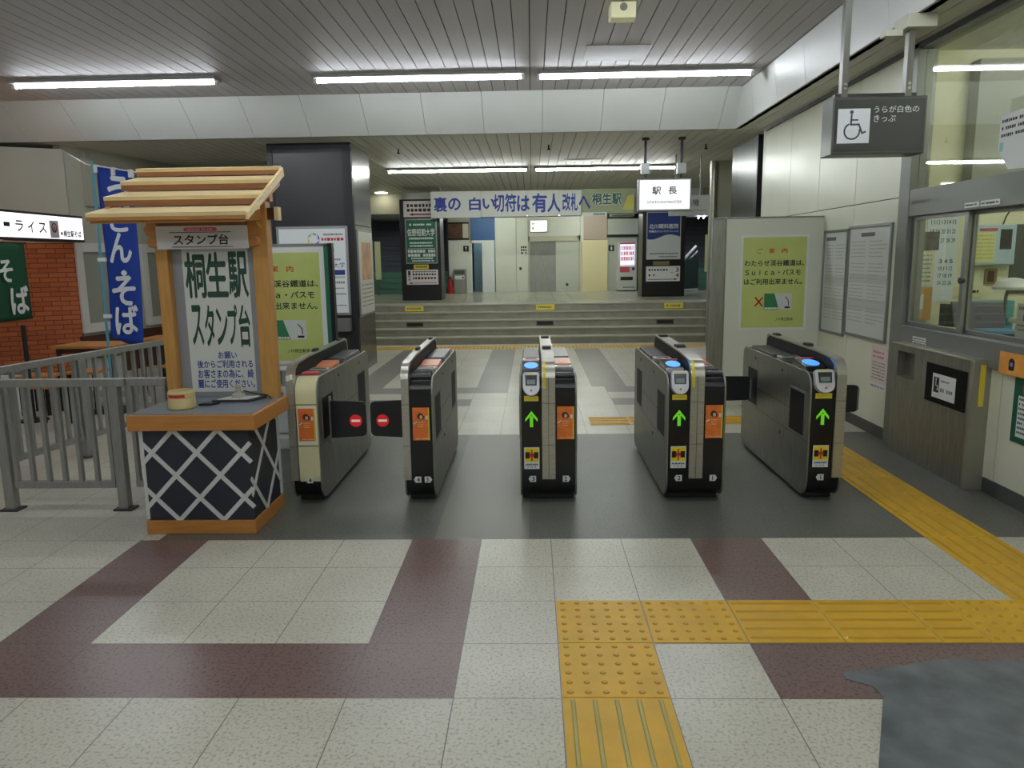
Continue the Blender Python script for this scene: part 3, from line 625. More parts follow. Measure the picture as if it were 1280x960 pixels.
def ticket_gate(x0, x1, steel, lanes, label, cream=False, yellow=True):
    root = thing('ticket_gate', label, 'ticket gate', ((x0+x1)/2, (GF+GB)/2, 0), group='automatic ticket gates')
    P = body_profile(.006)
    B().prism([(x0+.012, y, z) for y, z in P], (x1-x0-.024, 0, 0)).out('body', mat('gate_body', (20, 20, 22), .22), root)
    B().box(x0+.02, x1-.02, GF+.09, GB-.08, 0, .05).out('plinth', BLACK, root, bevel=.01)
    for xs, sgn in ((x0, 1), (x1, -1)):
        sp = B().prism([(xs, y, z) for y, z in body_profile()], (sgn*.012, 0, 0)).out('side_panel', STEELD, root, bevel=.003)
        pl = Pl((xs, 0, 0), (0, 1, 0)) if sgn < 0 else Pl((xs, 0, 0), (0, -1, 0)); q = 1 if sgn < 0 else -1
        def sb(nm, ya, yb, za, zb, m, d=.003): return B().box(*sorted((xs-sgn*d, xs+sgn*.002)), ya, yb, za, zb).out(nm, m, sp)
        for ya, yb in ((GF+.09, GF+.36), (GB-.42, GB-.17)):
            sb('flap_recess_frame', ya-.012, yb+.012, .408, .712, GREYF, .0022); sb('flap_recess', ya, yb, .42, .70, SMOKE, .0035)
        sb('panel_joint', GF+.37, GB-.43, .556, .559, BLACK, .0015); sb('panel_joint', GF+.02, GB-.02, .396, .3985, DARK, .0012)
        b = B()
        for y, z in ((GF+.55, .34), (GF+.55, .79), (GB-.35, .79)): b.tube((xs-sgn*.004, y, z), (xs+sgn*.001, y, z), .012, n=12)
        b.out('lock', DARK, sp)
    # lane strips over the front edge
    for xa, xb, kind, arg in lanes:
        w = xb-xa; xc = (xa+xb)/2
        if cream:
            for nm, q in (('front_cover', [(GF, .672), (GF, .40)]), ('front_cover', [(GF, .395), (GF, .19)]+arc(GF+.12, .19, .12, 180, 262)), ('front_cover', [(GF+.12, .85)]+arc(GF+.1, .75, .1, 90, 180)+[(GF, .678)])):
                skin(q, xa, xb, -.004 if nm == 'x' else .004).out(nm, CREAM, root, smooth=True)
        if kind == 'in': lane_entry(xc, w, arg, root)
        else: lane_exit(xc, w, arg, root, cream, red=cream)
    # central divider: steel edge with dark sensor windows
    a, c = steel
    D = [(GF-.012, .165), (GF-.012, .84)]+arc(GF+.10, .83, .112, 175, 105, 6)+[(GF+.35, .955), (GB-.12, .962)]+arc(GB-.13, .912, .05, 90, 0, 4)+[(GB-.06, .80), (GB-.1, .165)]
    dv = B().prism([(a, y, z) for y, z in D], (c-a, 0, 0)).out('divider', STEEL, root, smooth=True)
    W = [(GF+.05, .86), (GF+.06, .9)]+[(GF+.13, .93), (GF+.35, .943), (GB-.16, .95), (GB-.11, .92), (GB-.10, .86)]
    for xx, s in ((a, -1), (c, 1)):
        B().prism([(xx-.0005*s, y, z) for y, z in W], (s*.0025, 0, 0)).out('sensor_window', SMOKE, dv)
    B().box(a-.001, c+.001, GF-.0132, GF-.010, .671, .6735).box(a-.001, c+.001, GF-.0132, GF-.010, .394, .3965).out('joint', BLACK, dv)
    if c-a > .07:
        xm = (a+c)/2; B().box(xm-.0015, xm+.0015, GF-.0135, GF-.010, .17, .84).out('joint', DARK, dv)
        q = [(GF-.0125, .77), (GF-.0125, .84)]+arc(GF+.10, .83, .1125, 175, 115, 5)
        if yellow: skin(q, a+.008, a+.026, .002).out('yellow_tape', YEL, dv)
    b = B()
    for y in (GF+.55, GB-.3): b.prism([(a+.012, y, .958), (a+.012, y+.02, .975), (a+.012, y+.1, .975), (a+.012, y+.12, .958)], (c-a-.024, 0, 0))
    b.out('sensor_cap', BLACK, dv)
    return root
def gate_flap(root, xa, xb, y, z0, z1, icon=False, lean=0):
    pl = front(xa, y, 0); w = xb-xa; s = 1 if w > 0 else -1; r = .03
    pts = [(0, z0), (w-s*r, z0+.012), (w-s*r*.3, z0+.02), (w, z0+.012+r), (w, z1-.012-r), (w-s*r*.3, z1-.016), (w-s*r, z1-.008), (0, z1)]
    f = B().prism([pl(u, v, -.009) for u, v in pts], pl.n*.018).out('flap', mat('flap_black', (30, 30, 34), .35), root, bevel=.004)
    B().box(*sorted((xa-.0, xa+s*.012)), y-.016, y+.016, z0-.03, z1+.03).out('hinge', STEEL, f)
    if icon:
        u, v = w*.72, (z0+z1)/2-.01
        if s < 0: u = w*.68
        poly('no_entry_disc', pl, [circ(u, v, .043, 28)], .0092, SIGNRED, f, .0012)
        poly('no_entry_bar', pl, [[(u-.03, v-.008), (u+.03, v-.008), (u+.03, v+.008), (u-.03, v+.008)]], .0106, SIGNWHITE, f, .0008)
    else: B().box(*sorted((xb, xb-s*.012)), y-.0105, y+.0105, z0+.03, z1-.03).out('edge_strip', GREYF, f)
g1 = ticket_gate(-1.605, -1.405, (-1.605, -1.556), [(-1.552, -1.415, 'out', [(0, '4', True)])], 'leftmost ticket gate, cream front with an orange sticker, beside the wooden stamp stand', cream=True, yellow=False)
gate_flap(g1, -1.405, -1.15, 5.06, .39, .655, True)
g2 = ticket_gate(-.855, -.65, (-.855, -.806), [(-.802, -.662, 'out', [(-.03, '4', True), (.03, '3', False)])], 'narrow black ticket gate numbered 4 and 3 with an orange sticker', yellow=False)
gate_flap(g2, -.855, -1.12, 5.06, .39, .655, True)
g3 = ticket_gate(-.088, .285, (.057, .143), [(-.076, .053, 'in', '3'), (.147, .273, 'out', [(0, '2', False)])], 'double ticket gate numbered 3 and 2, seen end on in the middle')
g4 = ticket_gate(.865, 1.243, (1.012, 1.100), [(.877, 1.008, 'in', '2'), (1.104, 1.231, 'out', [(0, '1', False)])], 'double ticket gate numbered 2 and 1 with a flap out on its right')
gate_flap(g4, 1.243, 1.76, 6.05, .43, .645)
g5 = ticket_gate(1.775, 2.0, (1.937, 2.0), [(1.787, 1.933, 'in', '1')], 'rightmost ticket gate, green arrow and number 1, beside the office wall', yellow=False)
gate_flap(g5, 2.0, 2.385, 5.5, .44, .66)

# ================================================================== STAMP STAND
NB = mat('lattice_navy', (44, 46, 56), .55)
st = thing('stamp_stand', 'roofed wooden stamp stand with white lattice on a dark cabinet', 'stand', (-1.99, 4.53, 0))
KX0, KX1, KY0, KY1 = -2.30, -1.672, 4.27, 4.78
B().box(KX0, KX1, KY0, KY1, .08, .645).out('cabinet', NB, st)
B().box(KX0-.02, KX1+.012, KY0-.015, KY1+.01, 0, .082).out('base_board', WOODO, st, bevel=.004)
ct = B().box(-2.345, -1.60, 4.19, 4.79, .645, .737).out('countertop', WOODO, st, bevel=.005)
B().box(-2.325, -1.62, 4.21, 4.785, .736, .741).out('top_surface', mat('counter_grey', (128, 138, 146), .25), ct)
LATT = mat('lattice_white', (212, 212, 210), .5)
def clipseg(p, q, u0, u1, v0, v1):
    (x0, y0), (x1, y1) = p, q; t0, t1 = 0, 1; dx, dy = x1-x0, y1-y0
    for pq, qq in ((-dx, x0-u0), (dx, u1-x0), (-dy, y0-v0), (dy, v1-y0)):
        if abs(pq) < 1e-9:
            if qq < 0: return None
        else:
            r = qq/pq
            if pq < 0: t0 = max(t0, r)
            else: t1 = min(t1, r)
    return None if t0 >= t1 else ((x0+dx*t0, y0+dy*t0), (x0+dx*t1, y0+dy*t1))
def lattice(pl, w, h, off, per, rise, nm):
    b = B()
    for k in range(-6, 8):
        for s in (1, -1):
            c = off+per*k; seg = clipseg((c, 0), (c+s*rise[0], rise[1]), .0, w, .008, h-.008)
            if seg:
                for q in stroke(seg, .026): b.prism([pl(u, v, 0) for u, v in q], pl.n*(.006 if s > 0 else .0045))
    return b.out(nm, LATT, st)
hh = .645-.082
lattice(Pl((KX0, KY0-.001, .082)), KX1-KX0, hh, .168+.013, .266, (.532*1.02, hh*1.0), 'front_lattice')
lattice(Pl((KX1+.001, KY0, .082), (0, 1, 0)), KY1-KY0, hh, .22, .36, (.5, hh), 'side_lattice')
B().box(KX0-.02, KX0, KY0-.002, KY0+.02, .09, .645).out('corner_strip', LATT, st)
B().box(KX1-.002, KX1+.008, KY1-.03, KY1, .09, .645).out('corner_strip', LATT, st)
B().box(-2.345, -2.27, 4.71, 4.79, .738, 1.95).out('post', WOODV, st, bevel=.004)
B().box(-1.735, -1.635, 4.71, 4.79, .738, 2.06).out('post', WOODV, st, bevel=.004)
bb = B().box(-2.27, -1.735, 4.765, 4.785, .741, 1.90).out('back_board', mat('back_board_grey', (150, 152, 156), .4), st)
pl = front(-2.0, 4.764, 0)
pp = slab('poster', pl, -.205, .775, .215, 1.69, 0, .002, mat('poster_white', (222, 224, 216), .3), bb)
DG = mat('poster_green', (34, 74, 58), .5); BI = mat('poster_blue', (44, 62, 150), .6)
lettering(pl, [('桐', -.19, 1.385, -.065, 1.66), ('生', -.055, 1.39, .075, 1.66), ('駅', .085, 1.385, .205, 1.66), ('ス', -.175, 1.085, -.105, 1.33), ('タ', -.09, 1.075, -.03, 1.33), ('ン', -.015, 1.085, .055, 1.31), ('プ', .06, 1.085, .12, 1.33), ('台', .13, 1.07, .2, 1.33)], DG, pp, .003, bold=.045)
lettering(pl, [('お願い', -.02, .99, .1, 1.035), ('後からご利用される', -.16, .93, .2, .98), ('お客さまの為に、綺', -.16, .865, .2, .92), ('麗にご使用ください。', -.165, .80, .205, .855)], BI, pp, .003, bold=.04, name='request_lettering')
sb_ = slab('sign_board', front(-2.03, 4.68, 1.755), -.283, -.07, .285, .07, -.02, .004, mat('sign_white', (228, 228, 232), .45), st)
lettering(front(-2.03, 4.68, 1.755), [('スタンプ台', -.175, -.045, .165, .018)], INK, sb_, .0052, bold=.04)
poly('rule', front(-2.03, 4.68, 1.755), [[(-.2, .029), (.185, .029), (.185, .033), (-.2, .033)], [(-.19, -.059), (.19, -.059), (.19, -.055), (-.19, -.055)]], .0042, INK, sb_, .001)
pk = poly('pink_label', front(-2.03, 4.68, 1.755), [[(-.1, .037), (.09, .037), (.1, .048), (.09, .06), (-.1, .06), (-.11, .048)]], .0042, mat('pink', (222, 96, 120), .5), sb_, .001); textlines(front(-2.03, 4.68, 1.755), [(-.09, .08, .048, .012)], .0055, mat('pale_pink', (244, 190, 200), .6), pk)
for sx in (-1, 1):
    x = -2.03+sx*.283; pts = [(x, 1.90), (x+sx*.075, 1.90), (x+sx*.09, 1.87), (x+sx*.062, 1.84), (x+sx*.085, 1.81), (x+sx*.07, 1.775), (x+sx*.045, 1.76), (x+sx*.07, 1.735), (x+sx*.06, 1.70), (x, 1.69)]
    B().prism([(a, 4.685, c) for a, c in pts], (0, .03, 0)).out('scroll_bracket', WOODO, st, bevel=.006)
B().box(-2.31, -1.76, 4.69, 4.72, 1.825, 1.90).out('beam', WOODD, st)
# roof: overlapping boards climbing away from the eave
EY, EZ, RY, RZ = 4.22, 1.855, 4.86, 2.165
RXL, RXR = -2.475, -1.572
lev = [(4.22, 1.838, 1.878, 4.44, 1.925), (4.42, 1.93, 1.983, 4.64, 2.03), (4.62, 2.035, 2.088, 4.84, 2.135), (4.82, 2.14, 2.186, 4.88, 2.196)]
for i, (y0, za, zb, y1, z1) in enumerate(lev):
    B().hexa([(RXL, y0, zb-.02), (RXR, y0, zb-.02), (RXR, y1, z1-.02), (RXL, y1, z1-.02), (RXL, y0-.004, zb), (RXR, y0-.004, zb), (RXR, y1-.004, z1), (RXL, y1-.004, z1)]).out('roof_board', WOOD, st)
    B().box(RXL+.002, RXR-.002, y0, y0+.02, za, zb-.006).out('board_edge', WOODD if i else WOODO, st)  # darker brown on the upper edges puts their shade into the colour
for x in (RXL+.012, RXR-.04):
    B().prism([(x, EY+.02, EZ-.03), (x, EY+.02, EZ), (x, RY, RZ-.05), (x, RY, RZ-.09)], (.028, 0, 0)).out('rafter', WOODO, st)
for x in (RXR-.004,):
    B().prism([(x, 4.215, 1.835), (x, 4.215, 1.872), (x, 4.87, 2.185), (x, 4.88, 2.135)], (.016, 0, 0)).out('gable_strip', WOOD, st)
B().box(RXL+.04, RXR-.04, 4.73, 4.79, 1.97, 2.02).out('purlin', WOODO, st)
B().box(-1.64, -1.59, 4.735, 4.785, 1.86, 1.93).out('peg', DARKWOOD, st); B().box(-1.59, -1.565, 4.73, 4.79, 1.855, 1.935).out('peg_end', WOOD, st)
B().prism([(-1.70, 4.30, 1.83), (-1.70, 4.30, 1.87), (-1.70, 4.76, 1.96), (-1.70, 4.76, 1.86)], (.035, 0, 0)).out('brace', WOODO, st)
B().box(RXL+.03, RXR-.03, 4.245, 4.275, 1.825, 1.862).out('eave_beam', WOODO, st)
# things on the counter
t = thing('stamp_tub', 'round cream tub with a red band on the stamp counter', 'tub', (-2.11, 4.40, .741))
B().lathe((-2.11, 4.40, .741), [(.072, 0), (.078, .005), (.078, .06), (.074, .066), (.078, .07), (.078, .098), (.07, .108)]).out('tub', mat('tub_cream', (214, 196, 136), .4), t, smooth=True)
b = B(); n = 12
for i in range(n):
    a0, a1 = [math.radians(-90-38+76*j/n) for j in (i, i+1)]
    b.quad(*[(-2.11+.0792*math.cos(a), 4.40+.0792*math.sin(a), .741+z) for a, z in ((a0, .072), (a1, .072), (a1, .09), (a0, .09))])
b.out('red_band', RED, t)
t = thing('stamp_tray', 'dark tray holding a stamp in the middle of the counter', 'tray', (-1.86, 4.62, .741))
B().hexa([(-2.0, 4.56, .741), (-1.76, 4.56, .741), (-1.70, 4.72, .741), (-1.94, 4.72, .741), (-2.0, 4.56, .756), (-1.76, 4.56, .756), (-1.70, 4.72, .756), (-1.94, 4.72, .756)]).out('tray', DARK, t, bevel=.003)
B().hexa([(-1.97, 4.575, .756), (-1.78, 4.575, .756), (-1.74, 4.69, .756), (-1.92, 4.69, .756), (-1.97, 4.575, .760), (-1.78, 4.575, .760), (-1.74, 4.69, .760), (-1.92, 4.69, .760)]).out('paper', PAPER, t)
B().lathe((-1.86, 4.64, .760), [(.04, 0), (.04, .02), (.018, .03), (.015, .055), (.022, .07), (.008, .08)]).out('stamp', mat('stamp_grey', (176, 172, 160), .4), t, smooth=True)
B().path([(-1.83, 4.65, .80), (-1.77, 4.68, .775), (-1.70, 4.70, .762), (-1.66, 4.66, .748)], .004).out('cord', BLACK, t)
t = thing('ink_pad', 'thin black ink pad beside the cream tub', 'ink pad', (-2.0, 4.47, .741))
B().hexa([(-2.04, 4.46, .741), (-1.96, 4.46, .741), (-1.93, 4.52, .741), (-2.02, 4.52, .741), (-2.04, 4.46, .751), (-1.96, 4.46, .751), (-1.93, 4.52, .751), (-2.02, 4.52, .751)]).out('pad', BLACK, t, bevel=.002)

# ================================================================== FENCES
FENCE = mat('fence_steel', (156, 155, 150), .4, .5, var=.1, scale=9, stretch=(6, 6, 1))
def fence_run(label, P0, P1, posts, z_top=.875, z_bot=.15, rail=.05, bal=.025, pitch=.1, panel=None, nm='railing'):
    P0, P1 = Vector(P0), Vector(P1); L_ = (P1-P0).length; d = (P1-P0)/L_; nrm = Vector((-d.y, d.x))
    t = thing(nm, label, 'railing', (*((P0+P1)/2), 0))
    def seg(b, s0, s1, half, z0, z1):
        a, c = P0+d*s0, P0+d*s1; q = nrm*half
        b.hexa([(a.x-q.x, a.y-q.y, z0), (c.x-q.x, c.y-q.y, z0), (c.x+q.x, c.y+q.y, z0), (a.x+q.x, a.y+q.y, z0), (a.x-q.x, a.y-q.y, z1), (c.x-q.x, c.y-q.y, z1), (c.x+q.x, c.y+q.y, z1), (a.x+q.x, a.y+q.y, z1)]); return b
    seg(B(), 0, L_, rail/2, z_top-rail, z_top).out('top_rail', FENCE, t, bevel=.004)
    for s in posts:
        p = seg(B(), s-.032, s+.032, .03, .0, z_top-rail).out('post', FENCE, t, bevel=.003)
        seg(B(), s-.06, s+.06, .05, 0, .012).out('foot_plate', DARK, p)
    ps = sorted(posts); spans = [(a+.045, c-.045) for a, c in zip(ps, ps[1:])]
    if ps[0] > .2: spans.insert(0, (0, ps[0]-.045))
    if ps[-1] < L_-.2: spans.append((ps[-1]+.045, L_))
    for a, c in spans:
        seg(B(), a, c, .02, z_bot, z_bot+.045).out('bottom_rail', FENCE, t)
        k = max(1, round((c-a)/pitch))
        for i in range(k+1):
            s = a+bal/2+(c-a-bal)*i/k; seg(B(), s-bal/2, s+bal/2, .015, z_bot+.045, z_top-rail).out('baluster', FENCE, t)
    return t
fence_run('near grey steel railing panel facing the viewer left of the stamp stand', (-3.50, 4.72), (-2.62, 4.72), [.04, .80], pitch=.115)
fence_run('short grey steel railing passing behind the stamp stand', (-2.615, 4.74), (-2.36, 4.74), [.9] and [.22], pitch=.1)
fence_run('long grey steel railing receding behind the near panel', (-3.98, 4.75), (-3.38, 8.3), [.15, 1.35, 2.55, 3.5], pitch=.125)

# ================================================================== NOODLE SHOP
t = thing('shop_sign', 'long lit white noodle shop sign on the left', 'sign', (-6.05, 8.9, 2.05))
B().box(-6.16, -6.0, 7.2, 10.16, 1.89, 2.235).out('case', BLACK, t, bevel=.006)
LITW = mat('lit_white', (250, 246, 250), .5, emit=1.0)
pl = lwall(-5.998, 0, 0); lp = slab('lit_panel', pl, 7.22, 1.925, 10.14, 2.205, -.02, 0, LITW, t)
lettering(pl, [('ー', 8.60, 2.05, 8.70, 2.09), ('ラ', 8.80, 2.0, 8.93, 2.12), ('イ', 9.02, 1.99, 9.13, 2.12), ('ス', 9.22, 1.99, 9.36, 2.11), ('レ', 8.38, 2.0, 8.50, 2.12), ('カ', 8.16, 2.0, 8.29, 2.12)], INK, lp, .002, bold=.03)
poly('logo_ground', pl, [[(9.43, 1.935), (9.61, 1.935), (9.61, 2.15), (9.43, 2.15)]], .001, mat('logo_grey', (196, 186, 190), .5), lp, .001)
poly('logo_disc', pl, [circ(9.52, 2.06, .055, 20, .062)], .0022, DARKWOOD, lp, .001); poly('logo_ring', pl, [circ(9.52, 2.065, .036, 18, .04)], .0034, mat('logo_pink', (206, 170, 170), .5), lp, .001)
poly('logo_bowl', pl, stroke([(9.50, 2.03), (9.515, 2.08), (9.535, 2.03)], .014), .0046, DARKWOOD, lp, .001)
lettering(pl, [('桐生駅そば', 9.70, 1.955, 10.08, 2.035)], INK, lp, .002, bold=.05, name='shop_name')
poly('red_mark', pl, [circ(9.665, 1.995, .022, 14)], .001, mat('mark_pink', (206, 90, 110), .5), lp, .001)
# noren
NOR = mat('noren_green', (12, 74, 46), .75)
t = thing('noren_curtain', 'dark green shop curtain with white brush lettering', 'curtain', (-5.97, 8.4, 1.85))
bm = bmesh.new(); g = [[bm.verts.new((-5.965+.012*math.sin(i*1.1)*(1-j/12*.3), 7.6+1.27*i/16, 1.85-.88*j/12)) for j in range(13)] for i in range(17)]
for i in range(16):
    for j in range(12): bm.faces.new((g[i][j], g[i+1][j], g[i+1][j+1], g[i][j+1]))
cl = link('cloth', bm, NOR, t, smooth=True); so = cl.modifiers.new('thick', 'SOLIDIFY'); so.thickness = .003
pl = lwall(-5.945, 0, 0)
lettering(pl, [('ば', 8.50, 1.05, 8.80, 1.36), ('そ', 8.36, 1.42, 8.58, 1.66)], mat('brush_white', (222, 226, 222), .7), cl, 0, bold=.05)
B().tube((-5.97, 7.5, 1.86), (-5.97, 8.9, 1.86), .012).out('rod', DARKWOOD, t)
t = thing('curtain_pole', 'slim black pole standing in front of the green curtain', 'pole', (-5.2, 7.56, 0))
B().tube((-5.2, 7.56, .02), (-5.2, 7.56, 1.0), .022).out('shaft', BLACK, t, smooth=True); B().lathe((-5.2, 7.56, 0), [(.14, 0), (.14, .015), (.03, .03)]).out('base', BLACK, t)
# blue banner
BY = 8.0
t = thing('banner_flag', 'tall blue noodle banner with white lettering on a pole', 'banner', (-4.60, BY, 0))
BAN = mat('banner_blue', (24, 62, 158), .7, var=.06, scale=3)
bm = bmesh.new(); NX, NZ = 10, 24; g = []
for i in range(NX+1):
    col = []
    for j in range(NZ+1):
        u, v = i/NX, j/NZ; x = -4.5+.36*u+.01*math.sin(v*5); z = .80+1.80*v-.06*u+.035*v*(1-u)*0
        if j == 0: z += .02*math.cos(u*6)
        col.append(bm.verts.new((x-.045*(1-v), BY-.012+.014*math.sin(u*5+v*4), z)))
    g.append(col)
for i in range(NX):
    for j in range(NZ): bm.faces.new((g[i][j], g[i+1][j], g[i+1][j+1], g[i][j+1]))
cl = link('cloth', bm, BAN, t, smooth=True); so = cl.modifiers.new('thick', 'SOLIDIFY'); so.thickness = .002
pl = Pl((-4.365, BY-.03, 0), (1, 0, 0), (.025, 0, 1)); BW = mat('banner_white', (232, 236, 240), .7)
lettering(pl, [('う', -.10, 2.18, .11, 2.50), ('ど', -.10, 1.94, .12, 2.2), ('ん', -.13, 1.62, .10, 1.92), ('・', -.02, 1.48, .03, 1.53), ('そ', -.13, 1.17, .11, 1.47), ('ば', -.12, .86, .12, 1.16)], BW, cl, 0, bold=.05)
B().tube((-4.60, BY, .02), (-4.56, BY, 2.66), .014).out('pole', mat('pole_teal', (86, 160, 176), .35), t, smooth=True)
B().tube((-4.63, BY, 2.63), (-4.10, BY, 2.54), .006).out('crossbar', WHITE, t)
b = B()
for x, z in ((-4.52, 2.60), (-4.34, 2.57), (-4.16, 2.545)): b.box(x-.02, x+.02, BY-.03, BY+.01, z-.06, z+.02)
for z in (1.65, 1.05): b.box(-4.60, -4.51, BY-.02, BY+.0, z-.02, z+.02)
b.out('loop', WHITE, t)
B().box(-4.78, -4.42, BY-.15, BY+.15, 0, .05).out('base', BLACK, t, bevel=.01); B().tube((-4.60, BY, .05), (-4.60, BY, .35), .025).out('socket', DARK, t)
B().tube((-6.30, 10.36, 3.12), (-4.63, BY, 2.63), .006).out('guy_cord', WHITE, t)
# tables and stools
def table(x, y, w, d, h, label):
    t = thing('table', label, 'table', (x, y, 0), group='noodle shop tables')
    B().box(x-w/2, x+w/2, y-d/2, y+d/2, h-.03, h).out('tabletop', WOODO, t, bevel=.004)
    for sx in (-1, 1):
        for sy in (-1, 1): B().box(x+sx*(w/2-.06)-.02, x+sx*(w/2-.06)+.02, y+sy*(d/2-.06)-.02, y+sy*(d/2-.06)+.02, 0, h-.03).out('leg', DARK, t)
    B().box(x-w/2+.05, x+w/2-.05, y-d/2+.05, y+d/2-.05, h-.09, h-.03).out('apron', DARKWOOD, t)
table(-5.25, 8.9, .75, .6, .66, 'wooden table in front of the brick wall behind the long railing')
table(-4.55, 9.6, .9, .6, .66, 'wooden table under the windows behind the blue banner')
for i, (x, y) in enumerate(((-4.85, 7.3), (-5.35, 7.95), (-4.15, 8.7), (-5.0, 8.25))):
    t = thing('stool', ['wooden seated stool nearest the long railing', 'wooden seated stool near the black curtain pole', 'wooden seated stool right of the blue banner', 'wooden seated stool beside the brick wall table'][i], 'stool', (x, y, 0), group='noodle shop stools')
    B().box(x-.17, x+.17, y-.15, y+.15, .40, .43).out('seat', WOODO, t, bevel=.006)
    for sx in (-1, 1):
        for sy in (-1, 1): B().box(x+sx*.14-.015, x+sx*.14+.015, y+sy*.12-.015, y+sy*.12+.015, 0, .40).out('leg', BLACK, t)
for i, (x, y) in enumerate(((-5.75, 8.15), (-5.55, 9.55), (-3.75, 9.9))):
    t = thing('storage_box', ['white box standing under the green curtain', 'white box standing by the brick wall corner', 'white box standing under the far window'][i], 'box', (x, y, 0))
    B().box(x-.16, x+.16, y-.14, y+.14, 0, .42).out('body', PAPER, t, bevel=.01); B().box(x-.165, x+.165, y-.145, y+.145, .42, .45).out('lid', GREYF, t, bevel=.006)

# ================================================================== NOTICE BOARDS
def lime_notice(parent_plane, w, h, label, name='poster'):
    """green notice about fare cards: white border, red title, three lines, crossed-out card"""
    pl = parent_plane; t = thing(name, label, 'poster', tuple(pl(0, 0, 0)))
    sh = slab('sheet', pl, -w/2, -h/2, w/2, h/2, 0, .004, PAPER, t)
    gf = slab('green_field', pl, -w/2+.022, -h/2+.025, w/2-.022, h/2-.025, .004, .005, GREENL, t)
    W, H = w-.044, h-.05
    lettering(pl, [(c, u-.028, H*.325, u+.028, H*.325+.05) for c, u in (('ご', -.155), ('案', -.03), ('内', .1))], REDTXT, gf, .0058, bold=.03, name='title_lettering')
    lettering(pl, [('わたらせ渓谷鐵道は、', -W*.47, H*.185, W*.47, H*.25), ('Ｓｕｉｃａ・パスモ', -W*.455, H*.085, W*.42, H*.145), ('はご利用出来ません。', -W*.47, H*-.02, W*.45, H*.045)], INK, gf, .0058, bold=.035)
    lettering(pl, [('ＪＲ桐生駅長', W*.05, -H*.425, W*.33, -H*.39)], INK, gf, .0058, bold=.012, name='signature')
    cd = slab('card_picture', pl, -W*.14, -H*.30, W*.30, -H*.12, .005, .0062, mat('card_white', (206, 210, 206), .5), t)
    poly('card_green', pl, [[(-W*.14, -H*.30), (W*.10, -H*.30), (W*.02, -H*.12), (-W*.14, -H*.12)]], .0063, mat('card_green', (52, 128, 78), .5), cd, .0006)
    textlines(pl, [(-W*.13, W*.09, -H*.285, .022)], .0072, PAPER, cd); poly('card_mark', pl, stroke([(W*.2, -H*.16), (W*.245, -H*.2), (W*.25, -H*.25)], .008)+[[(W*.19, -H*.285), (W*.27, -H*.285), (W*.27, -H*.265), (W*.19, -H*.265)]], .0063, INK, cd, .0006)
    poly('red_cross', pl, stroke([(-W*.28, -H*.165), (-W*.17, -H*.255)], .016)+stroke([(-W*.17, -H*.165), (-W*.28, -H*.255)], .016), .0055, RED, gf, .001)
    return t
t = thing('partition', 'white freestanding partition with a steel post beside the rightmost gate', 'partition', (2.5, 8.08, 0))
B().box(2.03, RW-.015, 8.05, 8.09, .0, 1.975).out('panel', mat('partition_white', (214, 218, 202), .35), t)
B().box(1.86, 2.03, 8.03, 8.11, 0, 1.985).out('post', STEELD, t, bevel=.02); B().box(2.03, RW-.015, 8.04, 8.10, 1.975, 1.99).out('top_trim', ALU, t)
lime_notice(front(2.535, 8.0485, 1.31), .70, .99, 'lime green notice on the white partition beside the rightmost gate')
t = thing('notice_stand', 'freestanding notice panel with green edge between stamp stand and pillar', 'notice stand', (-2.15, 6.45, 0))
SY = 6.42
B().box(-2.64, -1.755, SY, SY+.05, .72, 1.735).out('panel', WHITE, t)
B().box(-1.755, -1.72, SY-.01, SY+.06, .45, 1.735).out('green_edge', mat('edge_green', (40, 108, 84), .4), t); B().box(-1.72, -1.685, SY-.01, SY+.06, .3, 1.75).out('black_edge', BLACK, t); B().box(-2.64, -1.69, SY-.01, SY+.06, 1.73, 1.748).out('top_rail', ALU, t)
lp = B().box(-2.64, -1.755, SY, SY+.05, .10, .72).out('lower_panel', mat('lower_grey', (150, 156, 152), .4), t)
B().box(-2.30, -2.18, SY-.006, SY, .55, .66).out('green_square', mat('edge_green', (40, 108, 84), .4), lp); B().box(-2.30, -2.12, SY-.006, SY, .67, .71).out('label_strip', PAPER, lp)
B().box(-2.26, -2.14, SY-.01, SY, .12, .53).out('paper_holder', mat('clear_holder', (206, 212, 210), .2), lp)
B().path([(-2.26, SY-.015, .28), (-2.22, SY-.02, .33), (-2.20, SY-.02, .4), (-2.18, SY-.015, .48)], .004).out('cord', BLACK, lp)
B().box(-2.64, -1.69, SY-.15, SY+.2, 0, .1).out('base', mat('base_white', (200, 200, 194), .4), t, bevel=.01)
lime_notice(front(-2.15, SY-.0015, 1.215), .75, .97, 'lime green notice half hidden behind the stamp stand post')
# pillar posters
t = thing('pillar_poster', 'large white framed poster with a ring logo on the black pillar', 'poster', (-3.06, 10.64, 1.46))
pl = front(-3.06, 10.655, 0); slab('frame', pl, -.50, .84, .50, 2.08, 0, .02, ALU, t); sh = slab('sheet', pl, -.465, .875, .465, 2.045, .02, .022, mat('poster_bright', (226, 230, 230), .4), t)
cols = [(60, 90, 180), (70, 160, 120), (150, 190, 60), (236, 190, 50), (230, 130, 50), (120, 80, 160)]
for i, c in enumerate(cols):
    a0 = math.radians(60*i); b = B()
    for j in range(6):
        p = [(.02+.085*math.cos(a0+a), 1.90+.085*math.sin(a0+a)) for a in (.18*j, .18*(j+1))]+[(.02+(.085-.03*(1-k/6))*math.cos(a0+.18*k), 1.90+(.085-.03*(1-k/6))*math.sin(a0+.18*k)) for k in (j+1, j)]
        b.prism([pl(u, v, .0225) for u, v in p], pl.n*.0008)
    b.out('logo_arc', mat('ring_%d' % i, c, .5), sh)
textlines(pl, [(.16, .43, 1.965, .03)], .0227, INKG, sh, seed=3); textlines(pl, [(.13, .46, 1.90, .045)], .0227, RED, sh, seed=4)
